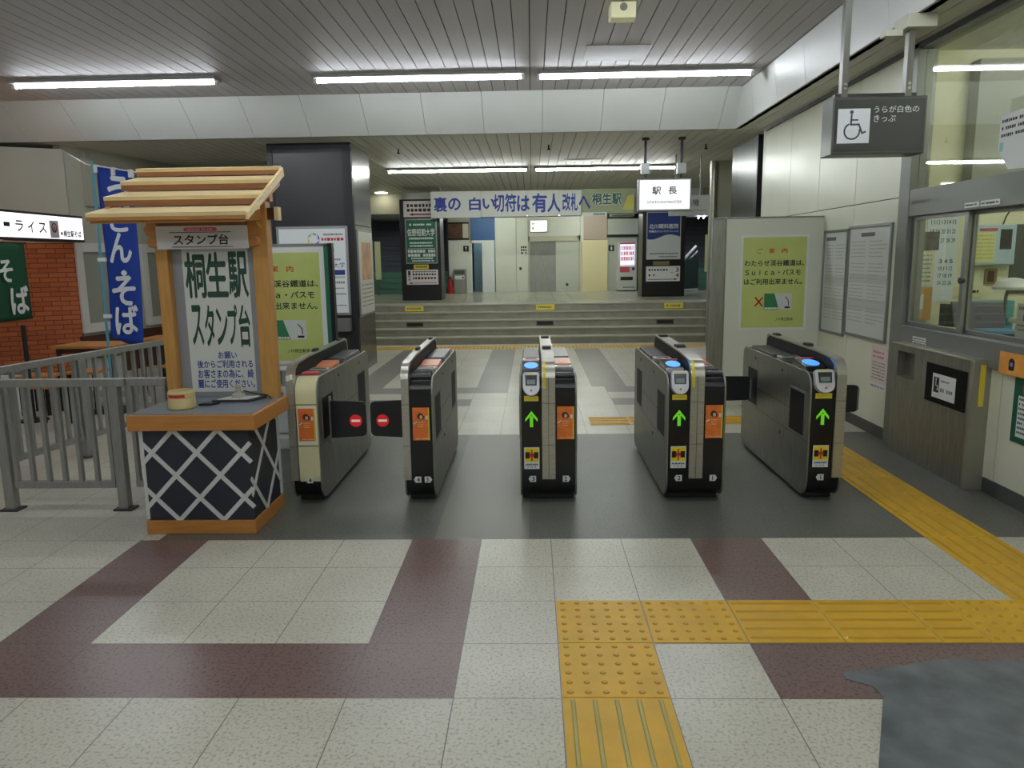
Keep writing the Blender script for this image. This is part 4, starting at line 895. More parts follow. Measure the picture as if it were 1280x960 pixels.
lettering(pl, [('大学', .28, 1.50, .44, 1.58)], NAVY, sh, .0227)
poly('blue_bar', pl, [[(.24, 1.405), (.44, 1.405), (.44, 1.475), (.24, 1.475)]], .0225, NAVY, sh, .001)
textlines(pl, [(-.4, .44, 1.375, .015), (.25, .44, 1.30, .03), (.25, .44, 1.14, .02), (-.4, .44, .98, .016), (-.4, .42, 1.22, .016), (-.4, .4, 1.62, .03), (-.4, .3, 1.75, .05)], .0227, INKG, sh, seed=5)
t = thing('pillar_poster', 'tall warm coloured poster on the steel side of the black pillar', 'poster', (-2.45, 11.2, 1.4))
pl = lwall(-2.462, 11.22, 0); slab('frame', pl, -.48, .8, .48, 2.04, 0, .02, ALU, t); sh = slab('sheet', pl, -.45, .83, .45, 2.01, .02, .022, mat('side_poster', (206, 204, 190), .4), t)
slab('picture', pl, -.30, 1.32, .35, 1.86, .022, .0228, mat('side_picture', (196, 150, 108), .4, var=.35, scale=5), sh); textlines(pl, [(-.38, .38, 1.25-.06*i, .02) for i in range(6)], .0224, INKG, sh)
o = B().box(-2.82, -2.56, 10.50, 10.655, .62, .80).out('wall_box', mat('box_grey', (104, 104, 100), .6)); tag(o, 'grey box fixed low on the black pillar below its poster', 'box')
# right wall timetable boards and notices
for i, (y0, y1, z0, z1, lb, hd) in enumerate(((7.42, 8.02, .80, 1.835, 'left fare board, narrower, grey print in a metal frame', (.1, .5)), (6.53, 7.40, .83, 1.855, 'right fare board, wider, grey print in a metal frame', (.3, .62)))):
    t = thing('fare_board', lb, 'notice board', (RW-.01, (y0+y1)/2, z0), group='fare boards on the cream wall')
    pl = rwall(RW, y1, 0); w_ = y1-y0
    b = B(); pbox(b, pl, 0, z0, w_, z0+.025, 0, .022); pbox(b, pl, 0, z1-.025, w_, z1, 0, .022); pbox(b, pl, 0, z0+.025, .022, z1-.025, 0, .022); pbox(b, pl, w_-.022, z0+.025, w_, z1-.025, 0, .022); b.out('frame', ALU, t, bevel=.003)
    sh = slab('sheet', pl, .022, z0+.025, w_-.022, z1-.025, 0, .008, mat('board_sheet', (206, 210, 204), .35), t)
    slab('header', pl, w_*hd[0], z1-.105, w_*hd[1], z1-.07, .008, .0088, mat('header_grey', (96, 98, 100), .5), sh)
    rows = []; rr = random.Random(i)
    for k in range(24):
        v = z1-.15-.033*k
        if v < z0+.07 or k % 6 == 5: continue
        rows += [(.06, w_*.42, v, .009), (w_*.5, w_*rr.uniform(.75, .93), v, .009)]
    textlines(pl, rows, .0084, mat('print_grey', (162, 166, 162), .7), sh, seed=i)
    slab('chart_tint', pl, .05, z0+.25, w_-.06, z0+.36, .008, .0083, mat('tint', (192, 196, 190), .6), sh); slab('chart_tint', pl, .05, z0+.5, w_-.06, z0+.58, .008, .0083, MATS['tint'], sh)
t = thing('wall_notice', 'pinkish paper notice taped below the fare boards', 'notice', (RW, 6.63, .63)); pl = rwall(RW-.001, 6.79, .47)
sh = slab('sheet', pl, 0, 0, .30, .32, 0, .002, mat('pink_paper', (222, 206, 198), .7), t); textlines(pl, [(.03, .27, .27, .022), (.03, .24, .23, .022)], .0023, mat('dull_red', (190, 120, 120), .7), sh); textlines(pl, [(.03, .27, .18-.028*i, .012) for i in range(6)], .0023, INKG, sh)
t = thing('wall_notice', 'small white strip notice under the pinkish paper notice', 'notice', (RW, 6.63, .43)); pl = rwall(RW-.001, 6.8, .415); sh = slab('sheet', pl, 0, 0, .33, .045, 0, .002, PAPER, t); textlines(pl, [(.03, .3, .022, .018)], .0023, INKG, sh)
# steel ticket box under the office window
t = thing('ticket_cabinet', 'stainless steel cabinet with a dark wheelchair notice under the office window', 'cabinet', (2.98, 5.55, 0))
b = B(); b.box(2.93, RW, 5.03, 6.16, 0, .63) ; b.box(2.93, RW, 5.03, 6.16, .83, .88); b.box(2.93, RW, 5.03, 5.12, .63, .83); b.box(2.93, RW, 6.08, 6.16, .63, .83); b.box(3.0, RW, 5.12, 6.08, .63, .83); b.box(2.93, RW, 5.12, 5.80, .63, .83)
b.out('body', STEELD, t)
B().box(2.922, RW, 5.018, 5.06, 0, .885).out('corner_trim', mat('brushed_end', (150, 148, 132), .5, .4), t, bevel=.004); B().box(2.92, RW, 5.03, 6.17, .88, .895).out('top_edge', STEEL, t, bevel=.003)
pl = rwall(2.93, 5.62, 0); bp = slab('black_panel', pl, .0, .52, .52, .80, 0, .006, mat('panel_black', (14, 14, 16), .6, spec=.15), t)
pn = slab('paper_sign', pl, .10, .56, .40, .735, .006, .0075, PAPER, bp)
poly('wheelchair_ground', pl, [[(.12, .60), (.19, .60), (.19, .71), (.12, .71)]], .0077, INK, pn, .0006); poly('wheelchair_icon', pl, [circ(.15, .695, .008, 10)]+stroke([(.15, .685), (.15, .65), (.172, .65), (.18, .62)], .008)+stroke(circ(.152, .632, .02, 14, a0=2, a1=6), .006), .0085, PAPER, pn, .0006)
textlines(pl, [(.21, .33, .69, .016), (.21, .38, .625, .03)], .0079, INKG, pn)
pl = front(2.98, 5.0175, 0); ys_ = slab('yellow_strip', pl, -.015, .58, .02, .86, 0, .002, YEL, t); textlines(Pl((2.9825, 5.0175, .86), (0, 0, -1), (1, 0, 0)), [(.02, .26, 0, .016)], -.0026, DARK, ys_)
# posters further right
t = thing('wall_notice', 'orange notice with a dark phone shape below the office window', 'notice', (RW, 4.78, .9)); pl = rwall(RW-.032, 4.895, .83)
sh = slab('sheet', pl, 0, 0, .26, .14, 0, .002, mat('notice_orange', (232, 160, 70), .6, var=.1, scale=9), t); poly('phone_shape', pl, [[(.10, .03), (.15, .03), (.155, .05), (.155, .09), (.14, .105), (.115, .105), (.1, .09)]], .0022, INK, sh, .001); poly('phone_face', pl, [circ(.128, .068, .014, 12)], .0034, mat('phone_blue', (120, 140, 190), .5), sh, .0006)
t = thing('wall_poster', 'green poster on the cream wall at the right edge', 'poster', (RW, 4.6, .6)); pl = rwall(RW-.001, 4.765, .41)
sh = slab('sheet', pl, 0, 0, .42, .42, 0, .003, GREEN, t); slab('white_list', pl, .05, .04, .4, .3, .003, .004, PAPER, sh); textlines(pl, [(.06, .38, .28-.03*i, .016) for i in range(8)], .0045, GREEN, sh); poly('red_disc', pl, [circ(.13, .35, .05, 18)], .003, RED, sh, .001)
t = thing('window_notice', 'white notice with rows of print hanging inside the upper office glass', 'notice', (RW+.02, 4.9, 2.3)); pl = rwall(RW+.028, 5.21, 2.10)
sh = B().prism([pl(u, v, 0) for u, v in ((.0, .16), (.0, .37), (.5, .38), (.5, .0), (.12, .02))], pl.n*.002).out('sheet', PAPER, t); textlines(pl, [(.02, .46, .33-.045*i, .022) for i in range(3)], .0025, INK, sh)
poly('teal_mark', pl, [[(.01, .14), (.05, .14), (.05, .2), (.01, .2)]], .0022, mat('teal', (140, 200, 196), .5), sh, .0006)
# ================================================================== HANGING SIGNS
t = thing('wheelchair_sign', 'dark hanging sign with a white wheelchair square', 'sign', (2.41, 5.6, 2.28))
B().box(2.09, 2.73, 5.5, 5.70, 2.28, 2.665).out('case', mat('sign_case', (84, 86, 82), .3, .4), t, bevel=.006)
pl = front(2.09, 5.4995, 2.28); fp = slab('face', pl, .015, .02, .625, .365, -.004, .0015, mat('sign_dark', (62, 64, 60), .25), t)
ws = slab('white_square', pl, .035, .075, .255, .305, .0015, .003, mat('sign_square', (226, 228, 232), .3), fp)
ik = mat('icon_grey', (74, 76, 84), .5)
ring = [(.135+.052*math.cos(math.radians(a)), .155+.052*math.sin(math.radians(a))) for a in range(118, 372, 12)]
poly('wheelchair_icon', pl, [circ(.128, .282, .013, 16)]+stroke([(.128, .262), (.126, .20), (.18, .20), (.205, .142), (.225, .150)], .012)+stroke([(.127, .23), (.17, .23)], .010)+stroke(ring, .010), .0031, ik, ws, .0006)
lettering(pl, [('うらが白色の', .28, .275, .585, .32), ('きっぷ', .28, .215, .43, .26)], mat('sign_letter', (214, 216, 212), .5), fp, .0024, bold=.008)
B().box(2.13, 2.69, 5.58, 5.62, 2.665, 2.70).out('top_channel', DARK, t)
for x, z in ((2.19, HC), (2.63, HS-.09)):
    p = B().box(x-.022, x+.022, 5.57, 5.63, 2.66, z).out('hanger', mat('hanger_grey', (116, 116, 110), .4, .5), t, bevel=.003); bb_ = B()
    for q in (2.73, 2.76): bb_.tube((x, 5.562, q), (x, 5.572, q), .010, n=12)
    bb_.out('bolt', STEEL, p)
B().box(2.56, 2.76, 5.5, 5.7, HS-.09, HS).out('mount_box', mat('mount_cream', (190, 190, 172), .5), t, bevel=.004); B().box(2.44, 2.56, 5.56, 5.64, HS-.13, HS-.09).out('mount_arm', mat('mount_cream', (190, 190, 172), .5), t)
t = thing('station_master_sign', 'glowing white hanging sign with two grey characters', 'sign', (1.83, 10.75, 2.23))
B().box(1.474, 2.20, 10.7, 10.84, 2.22, 2.65).out('case', ALU, t, bevel=.006); pl = front(1.474, 10.6985, 2.22); fp = slab('lit_face', pl, .02, .02, .706, .41, -.002, .0015, mat('sign_lit', (250, 252, 250), .5, emit=.62), t)
lettering(pl, [('駅', .19, .22, .31, .32), ('長', .41, .22, .53, .32)], mat('lit_ink', (78, 80, 84), .6), fp, .003, bold=.04); lettering(pl, [('STATION MASTER', .12, .095, .60, .135)], mat('lit_ink_pale', (120, 122, 126), .6), fp, .003, bold=.03, name='english_lettering')
for x in (1.575, 2.07):
    B().tube((x, 10.77, 2.65), (x, 10.77, HS), .018).out('hanger', DARK, t); B().box(x-.06, x+.06, 10.74, 10.80, 2.72, 2.86).out('clamp', ALU, t); B().lathe((x, 10.77, HS-.03), [(.05, 0), (.05, .03)]).out('ceiling_plate', BLACK, t)
t = thing('ticket_machine_sign', 'dull white hanging sign partly behind the glowing sign', 'sign', (2.55, 12.5, 2.25))
B().box(2.22, 2.87, 12.5, 12.56, 2.24, 2.56).out('panel', mat('dull_sign', (196, 200, 188), .4), t, bevel=.004); pl = front(2.22, 12.4985, 2.24)
lettering(pl, [('券売機', .14, .15, .48, .26)], DARK, t, .001, bold=.01); lettering(pl, [('Ticket Vending Machine', .05, .055, .60, .10)], INKG, t, .001, name='english_lettering')
for x in (2.32, 2.72): B().tube((x, 12.53, 2.56), (x, 12.53, HS), .011).out('hanger', ALU, t)
# banner and station picture board
t = thing('ticket_banner', 'long white banner with blue lettering hung across the stairs', 'banner', (-.55, 17.0, 2.53))
pl = front(0, 17.0, 0); PB = mat('banner_sheet', (214, 216, 210), .5); b = B()
for x0, x1, z0, z1 in ((-2.215, -1.10, 2.50, 3.07), (-1.10, -.08, 2.51, 3.065), (-.08, .62, 2.515, 3.065), (.62, 1.11, 2.52, 3.06)): pbox(b, pl, x0, z0, x1-.012, z1, 0, .006)
sh = b.out('sheet', PB, t); BINK = mat('banner_ink', (44, 64, 156), .6)
lettering(pl, [('裏', -2.14, 2.64, -1.86, 2.95), ('の', -1.82, 2.67, -1.56, 2.92), ('白', -1.36, 2.66, -1.12, 2.93), ('い', -1.06, 2.69, -.80, 2.90), ('切', -.84+.02, 2.62, -.60, 2.98), ('符', -.57, 2.62, -.33, 2.99), ('は', -.30, 2.63, -.04, 2.95), ('有', .03, 2.60, .34, 2.99), ('人', .36, 2.60, .68-.04, 2.98), ('改', .69, 2.62, .86, 2.98), ('札', .87, 2.62, 1.02, 2.98)], BINK, sh, .0068, bold=.055)
B().box(-2.2, 1.1, 17.01, 17.03, 2.495, 2.515).out('bottom_bar', BLACK, t)
B().tube((-2.0, 17.01, 3.06), (-2.0, 17.01, HS), .008).tube((.9, 17.01, 3.06), (.9, 17.01, HS), .008).out('hanger', ALU, t)
t = thing('station_name_board', 'green tinted board with the station name right of the banner', 'sign', (1.65, 17.02, 2.6))
slab('panel', pl, 1.11, 2.55, 2.25, 3.075, -.03, .0, mat('name_board', (150, 160, 124), .5, var=.1, scale=3), t)
lettering(pl, [('へ', .80+.25, 2.66, 1.02+.27, 2.92)], BINK, t, .0068, bold=.055, name='lettering')
lettering(pl, [('桐生駅', 1.34, 2.74, 1.98, 2.98)], mat('name_halo', (222, 228, 216), .6), t, .0012, bold=.14, name='lettering_outline'); lettering(pl, [('桐生駅', 1.34, 2.74, 1.98, 2.98)], mat('name_green', (30, 84, 74), .5), t, .0022, bold=.06, name='name_lettering')
poly('white_band', pl, [[(1.11, 2.50), (1.66, 2.50), (1.66, 2.575), (1.11, 2.575)]], .001, PAPER, t, .002); poly('blue_label', pl, [[(1.36, 2.515), (1.62, 2.515), (1.62, 2.555), (1.36, 2.555)]], .0035, mat('pale_blue', (120, 140, 150), .5), t, .001)
poly('yellow_hill', pl, [[(2.0, 2.62), (2.25, 2.62), (2.25, 2.95), (2.12, 2.92)]], .001, mat('hill_yellow', (196, 190, 84), .5), t, .001)
# advertising pillars
def ad_pillar(x0, x1, y0, z1, label):
    t = thing('advertising_pillar', label, 'advertising pillar', ((x0+x1)/2, y0+.35, .68)); B().box(x0, x1, y0, y0+.7, .68, z1).out('body', mat('ad_black', (22, 20, 20), .35), t, bevel=.01)
    return t, front((x0+x1)/2, y0-.001, 0)
t, pl = ad_pillar(-2.965, -2.06, 17.3, 2.94, 'black advertising pillar with a green college poster, left on the stairs')
p = slab('direction_panel', pl, -.36, 2.55, .42, 2.90, 0, .012, mat('panel_pinkwhite', (222, 210, 210), .4), t); textlines(pl, [(-.28, .4, 2.80, .075), (-.28, .38, 2.70, .075)], .0125, INK, p, seed=8, gap=.35); poly('red_arrow', pl, [[(-.24, 2.605), (-.14, 2.64), (-.14, 2.62), (.4, 2.62), (.4, 2.59), (-.14, 2.59), (-.14, 2.57)]], .0125, mat('maroon', (120, 40, 44), .5), p, .001)
p = slab('poster_frame', pl, -.34, 1.51, .38, 2.51, 0, .014, ALU, t); p = slab('poster', pl, -.315, 1.535, .355, 2.485, .014, .016, mat('college_green', (24, 104, 78), .35), t)
lettering(pl, [('佐野短期大学', -.29, 2.13, .33, 2.29)], PAPER, p, .0165, bold=.035)
textlines(pl, [(-.24, .28, 2.38, .045), (-.26, .3, 2.075, .045), (-.24, .28, 1.975, .04), (-.24, .28, 1.91, .04), (-.29, .33, 1.79, .07), (-.29, .33, 1.70, .07), (-.22, .28, 1.63, .035), (-.2, .3, 1.575, .03)], .0165, PAPER, p, seed=2, gap=.18); poly('rule', pl, [[(-.29, 1.842), (.33, 1.842), (.33, 1.85), (-.29, 1.85)]], .0163, PAPER, p, .0006)
p = slab('yellow_plate', pl, -.17, 1.39, .17, 1.49, 0, .01, YEL, t); textlines(pl, [(-.13, .13, 1.44, .04)], .0105, DARK, p, seed=3)
p = slab('track_panel', pl, -.34, 1.04, .38, 1.375, 0, .012, mat('panel_pinkwhite', (222, 210, 210), .4), t); lettering(pl, [('1', -.30, 1.25, -.255, 1.35), ('2', -.315, 1.14, -.25, 1.235)], INK, p, .0125, bold=.02); textlines(pl, [(-.2, .33, 1.33, .03), (-.2, .33, 1.27, .055), (-.2, .34, 1.185, .055)], .0125, INK, p, seed=6, gap=.4); poly('arrow', pl, [[(-.3, 1.075), (-.22, 1.10), (-.22, 1.082), (.35, 1.082), (.35, 1.068), (-.22, 1.068), (-.22, 1.05)]], .0125, mat('maroon', (120, 40, 44), .5), p, .001)
t, pl = ad_pillar(2.55, 3.53, 17.7, 2.66, 'black advertising pillar with a blue and white clinic poster, right on the stairs')
p = slab('poster', pl, -.40, 1.53, .38, 2.60, 0, .014, mat('clinic_white', (208, 212, 212), .35), t)
wave = [(-.385+.75*i/16, 2.02+.045*math.sin(i/16*6.0-2.4)+.04*i/16) for i in range(17)]
poly('blue_field', pl, [wave+[(.365, 2.585), (-.385, 2.585)]], .014, NAVY, p, .001); lettering(pl, [('北川眼科医院', -.34, 2.225, .32, 2.33)], PAPER, p, .0155, bold=.03); lettering(pl, [('眼鏡及びコンタクトレンズ', -.34, 2.14, .32, 2.19)], PAPER, p, .0155, bold=.03, name='second_line')
textlines(pl, [(-.33, .33, 1.66, .04), (-.12, .33, 1.59, .035)], .0145, INKG, p, seed=9)
p = slab('yellow_plate', pl, -.24, 1.40, .13, 1.49, 0, .01, mat('olive_plate', (126, 124, 78), .5), t)
p = slab('track_panel', pl, -.40, 1.03, .38, 1.375, 0, .012, PAPER, t); lettering(pl, [('3', .28, 1.24, .35, 1.34), ('4', .28, 1.12, .35, 1.215)], INK, p, .0125, bold=.02); textlines(pl, [(-.34, .1, 1.29, .05), (-.34, -.18, 1.17, .05), (.16, .24, 1.23, .02)], .0125, INK, p, seed=12, gap=.6); poly('arrow', pl, [[(.33, 1.075), (.25, 1.10), (.25, 1.082), (-.36, 1.082), (-.36, 1.068), (.25, 1.068), (.25, 1.05)]], .0125, mat('maroon', (120, 40, 44), .5), p, .001)

# ================================================================== RAISED HALL THINGS
VY = 20.55
t = thing('vending_machine', 'white drink vending machine with a lit front in the raised hall', 'vending machine', (2.62, VY+.2, .68))
B().box(2.31, 2.82, VY, HWY, .71, 1.98).out('body', mat('vend_white', (206, 208, 200), .35), t, bevel=.01); B().box(2.33, 2.80, VY+.03, HWY, .68, .71).out('plinth', BLACK, t)
pl = front(2.565, VY-.001, 0); w_ = slab('lit_window', pl, -.19, 1.36, .19, 1.93, 0, .012, mat('vend_lit', (244, 238, 252), .3, emit=.8), t)
rr = random.Random(5)
for r in range(3):
    for c in range(9):
        slab('drink', pl, -.175+.039*c, 1.78-.14*r, -.175+.039*c+.027, 1.78-.14*r+.1, .012, .016, mat('drink_%d' % rr.randint(0, 4), [(200, 70, 80), (90, 110, 190), (220, 220, 230), (170, 120, 200), (220, 160, 170)][rr.randint(0, 4)], .4, emit=.3), w_)
slab('price_strip', pl, -.19, 1.37, .19, 1.385, .012, .02, WHITE, w_); slab('red_notice', pl, -.2, 1.19, .06, 1.33, 0, .006, mat('vend_red', (214, 92, 104), .5), t)
slab('coin_slot', pl, .13, 1.24, .19, 1.32, 0, .01, DARK, t); slab('delivery_slot', pl, -.18, .98, .15, 1.07, 0, .006, BLACK, t); slab('lower_line', pl, -.12, .78, .2, .80, 0, .004, BLACK, t); slab('top_trim', pl, -.2, 1.935, .2, 1.97, 0, .006, mat('vend_top', (176, 60, 80), .4), t)
t = thing('dust_bin', 'steel dust bin with a slot against the back wall of the raised hall', 'bin', (-1.96, 20.8, .68)); B().box(-2.12, -1.80, 20.6, 20.98, .68, 1.33).out('body', STEELD, t, bevel=.01); pl = front(-1.96, 20.598, 0); slab('label', pl, -.13, 1.06, .13, 1.16, 0, .003, PAPER, t); slab('top_panel', pl, -.14, 1.2, .14, 1.3, 0, .004, mat('bin_dark', (70, 84, 78), .4), t); poly('red_mark', pl, [circ(.09, 1.11, .03, 14)], .0032, RED, t)
t = thing('fire_extinguisher', 'red fire extinguisher standing left of the steel bin', 'fire extinguisher', (-2.2, 20.5, .68)); B().lathe((-2.2, 20.5, .68), [(.06, 0), (.065, .01), (.065, .33), (.05, .38), (.025, .41)]).out('cylinder', RED, t, smooth=True); B().lathe((-2.2, 20.5, 1.09), [(.025, 0), (.03, .03), (.012, .05)]).out('valve', BLACK, t); B().path([(-2.18, 20.46, 1.1), (-2.13, 20.44, 1.02), (-2.13, 20.44, .85)], .012).out('hose', BLACK, t)
t = thing('wall_picture', 'brown framed picture high on the wall above the bin', 'picture', (-2.1, 20.98, 2.2)); pl = front(-2.0, HWY-.002, 0); slab('frame', pl, -.29, 2.12, .29, 2.6, 0, .015, BLACK, t); slab('picture', pl, -.28, 2.17, .12, 2.55, .015, .018, mat('picture_brown', (96, 66, 48), .4, var=.5, scale=5), t); slab('caption', pl, .12, 2.17, .28, 2.55, .015, .018, mat('caption', (196, 188, 166), .5), t)
t = thing('pictogram_sign', 'small black pictogram square on the wall left of the doorway', 'sign', (-1.76, 20.98, 1.9)); pl = front(-1.80, HWY-.002, 1.88); s_ = slab('plate', pl, -.075, -.08, .075, .08, 0, .006, INK, t); poly('arrow', pl, [[(-.01, -.05), (.01, -.05), (.01, .02), (.035, .02), (0, .06), (-.035, .02), (-.01, .02)]], .006, PAPER, s_)
t = thing('pictogram_sign', 'small black pictogram square on the wall beside the vending machine', 'sign', (2.17, 20.98, 1.85)); pl = front(2.18, HWY-.002, 1.84); s_ = slab('plate', pl, -.075, -.08, .075, .08, 0, .006, INK, t); poly('figure', pl, [circ(0, .045, .015, 10), [(-.02, -.05), (.02, -.05), (.025, .025), (-.025, .025)]], .006, PAPER, s_)
t = thing('lift_sign', 'vertical black characters on the wall left of the lift door', 'sign', (-.2, HWY, 1.8)); pl = front(-.22, HWY-.001, 0); lettering(pl, [('E', -.07, 1.86, .0, 1.94), ('V', .02, 1.86, .09, 1.94), ('▯', -.07, 1.72, .09, 1.84)], INK, t, .001, bold=.03) if False else textlines(pl, [(-.07, .08, 1.9, .06), (-.07, .08, 1.82, .06), (-.07, .08, 1.74, .06)], .001, INK, t)
slab('call_button', pl, -.12, 1.28, -.06, 1.36, 0, .01, DARK, t); slab('call_plate', pl, -.15, 1.24, .06, 1.42, -.001, .003, HW, t)
t = thing('lift_lamp_sign', 'small glowing white sign above the lift door', 'sign', (.2, 20.9, 2.3)); pl = front(.2, HWY-.07, 0); slab('lit_face', pl, -.22, 2.31, .22, 2.60, 0, .006, mat('lift_lit', (246, 252, 240), .5, emit=1.1), t); slab('case', pl, -.23, 2.30, .23, 2.61, -.07, 0, ALU, t); textlines(pl, [(-.18, -.1, 2.52, .06), (-.18, -.1, 2.40, .06)], .007, INKG, t)
t = thing('strip_lamp', 'slim lit strip lamp hanging below the header', 'light', (.28, 19.2, 2.7)); B().box(-.28, .82, 19.16, 19.24, 2.655, 2.70).out('housing', DARK, t); B().tube((-.18, 19.2, 2.635), (.72, 19.2, 2.635), .02, n=12).out('tube', mat('strip_tube', (244, 252, 246), .4, emit=5), t)
B().tube((-.2, 19.2, 2.70), (-.2, 19.2, 2.76), .01).tube((.74, 19.2, 2.70), (.74, 19.2, 2.76), .01).out('hanger', DARK, t)
t = thing('air_curtain', 'grey box unit high on the wall above the vending machine', 'air conditioner', (2.45, 20.9, 2.66)); B().prism([(2.1, HWY-.06, 2.66), (2.1, HWY-.3, 2.68), (2.1, HWY-.34, 2.73), (2.1, HWY-.06, 2.75)], (.66, 0, 0)).out('casing', mat('unit_grey', (156, 160, 150), .5), t, bevel=.006); B().box(2.14, 2.7, HWY-.325, HWY-.30, 2.685, 2.70).out('vent', BLACK, t)
# side stair signs and railing
t = thing('direction_sign', 'left of two pale signs at the left side stairway, nearer the pillar', 'sign', (-4.42, 19.6, 1.0), group='pale signs at the left side stairway'); B().box(-4.32, -4.10, 19.6, 19.68, 1.25, 2.1).out('panel', mat('sign_yellowgreen', (196, 204, 150), .5, emit=.12), t); B().box(-4.24, -4.18, 19.62, 19.66, .68, 1.25).out('post', mat('post_olive', (110, 112, 78), .5), t); textlines(Pl((-4.21, 19.599, 2.05), (0, 0, -1), (1, 0, 0)), [(.05, .75, 0, .07)], -.0015, INKG, t)
t = thing('direction_sign', 'right of two pale signs at the left side stairway', 'sign', (-4.15, 19.9, 1.0), group='pale signs at the left side stairway'); B().box(-4.10, -3.96, 19.9, 19.97, 1.1, 2.08).out('panel', MATS['sign_yellowgreen'], t); B().box(-4.05, -4.01, 19.92, 19.95, .68, 1.1).out('post', MATS['post_olive'], t); textlines(Pl((-4.03, 19.899, 2.0), (0, 0, -1), (1, 0, 0)), [(.05, .8, 0, .06)], -.0015, INKG, t)
t = thing('direction_sign', 'pale vertical sign at the right side stairway', 'sign', (4.55, 19.4, 1.2)); B().box(4.38, 4.62, 19.4, 19.47, 1.2, 2.12).out('panel', MATS['sign_yellowgreen'], t); B().box(4.48, 4.52, 19.42, 19.45, .68, 1.2).out('post', MATS['post_olive'], t); textlines(Pl((4.5, 19.399, 2.05), (0, 0, -1), (1, 0, 0)), [(.05, .8, 0, .07)], -.0015, INKG, t)
t = thing('stair_railing', 'white framed railing at the foot of the right side stairway', 'railing', (4.2, 20.2, .68)); b = B(); b.path([(3.95, 20.0, .7), (3.95, 20.0, 1.5), (4.35, 20.4, 1.85)], .035, 8); b.path([(4.05, 20.1, 1.42), (4.4, 20.45, 1.72)], .02, 8); b.path([(3.95, 20.0, .72), (4.4, 20.3, .72)], .025, 8); b.out('frame', WHITE, t); B().hexa([(3.98, 20.02, .75), (4.4, 20.28, .75), (4.4, 20.30, .75), (3.98, 20.04, .75), (3.98, 20.02, 1.42), (4.4, 20.28, 1.7), (4.4, 20.30, 1.7), (3.98, 20.04, 1.42)]).out('glass_panel', mat('rail_glass', (74, 92, 88), .15), t)
for i, (x0, lb) in enumerate(((4.2, 'slanting fluorescent tube above the right side stairway'), (-4.75, 'slanting fluorescent tube above the left side stairway'))):
    t = thing('stair_light', lb, 'light', (x0, 20.6, 2.6)); s = 1 if i == 0 else -1
    for k in (0, .14): B().tube((x0+k, 19.4, 2.62), (x0+k+.3*s, 20.9, 2.60), .016, n=10).out('tube', mat('stair_tube', (222, 226, 255), .4, emit=22), t)
    B().box(min(x0, x0+.3*s)-.05, max(x0, x0+.3*s)+.2, 19.4, 20.9, 2.64, 2.66).out('housing', FIX, t)
t = thing('downlight', 'round downlight in the dim beam above the left side stairway', 'light', (-3.55, 18.3, HS)); B().lathe((-3.55, 18.3, HS-.03), [(.14, 0), (.15, .03)]).out('lens', mat('down_lit', (255, 250, 230), .4, emit=25), t); B().lathe((-3.55, 18.3, HS-.02), [(.17, 0), (.17, .02)]).out('rim', FIX, t)
# ceiling bits
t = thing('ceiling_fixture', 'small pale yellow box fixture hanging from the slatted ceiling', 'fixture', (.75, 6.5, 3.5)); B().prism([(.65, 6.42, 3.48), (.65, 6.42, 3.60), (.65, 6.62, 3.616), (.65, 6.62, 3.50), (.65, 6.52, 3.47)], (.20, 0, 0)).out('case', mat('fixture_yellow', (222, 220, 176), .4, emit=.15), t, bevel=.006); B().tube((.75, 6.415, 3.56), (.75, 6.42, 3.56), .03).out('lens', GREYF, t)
for i, (x, y) in enumerate(((-1.93, 11.36), (.26, 11.24), (2.55, 11.45))):
    t = thing('sprinkler', ['sprinkler head on the lower ceiling near the black pillar', 'sprinkler head in the middle of the lower ceiling', 'sprinkler head on the lower ceiling near the right wall'][i], 'sprinkler', (x, y, HS), group='sprinklers under the lower ceiling'); B().tube((x, y, HS), (x, y, HS-.05), .012).out('pipe', DARK, t); B().lathe((x, y, HS-.07), [(.025, 0), (.03, .006), (.01, .02)]).out('deflector', BLACK, t)

# ================================================================== TICKET OFFICE CONTENTS
o = B().box(RW+.121, 3.75, 3.3, 6.28, .90, .99).out('office_counter', mat('counter_pale', (206, 204, 192), .4)); tag(o, 'pale counter shelf inside the ticket office window', 'counter')
t = thing('calendar', 'large white wall calendar with rows of dates inside the office', 'calendar', (3.42, 6.49, 1.6)); pl = front(0, 6.497, 0); sh = slab('sheet', pl, 3.30, 1.19, 3.55, 1.90, 0, .004, mat('calendar_white', (226, 234, 240), .5), t)
b = B()
for r, row in enumerate((('11', '12', '13', '14', '15'), ('18', '19', '20', '21', '22'), ('25', '26', '27', '28', '29'))):
    for c, s in enumerate(row): text(b, pl, s, 3.325+.044*c, 1.83-.075*r, 3.325+.044*c+.03, 1.83-.075*r+.034, .005, bold=.02)
for r, row in enumerate((('3', '4', '5'), ('10', '11', '12'), ('17', '18', '19'), ('24', '25', '26'))):
    for c, s in enumerate(row): text(b, pl, s, 3.41+.044*c, 1.51-.06*r, 3.41+.044*c+.028, 1.51-.06*r+.032, .005, bold=.02)
b.out('date_lettering', DARK, sh)
t = thing('photo_print', 'dark landscape photo pinned beside the calendar', 'picture', (3.28, 6.48, 1.72)); pl = front(0, 6.490, 0); slab('sheet', pl, 3.18, 1.62, 3.40, 1.77, 0, .004, mat('photo_dark', (96, 92, 84), .4, var=.5, scale=12), t)
t = thing('letter_sheet', 'cream letter pinned under the dark photo', 'paper', (3.27, 6.48, 1.5)); sh = slab('sheet', pl, 3.19, 1.32, 3.37, 1.61, .0045, .0075, mat('letter_cream', (222, 220, 190), .6), t); textlines(pl, [(3.21, 3.35, 1.575-.035*i, .012) for i in range(7)], .0079, INKG, sh)
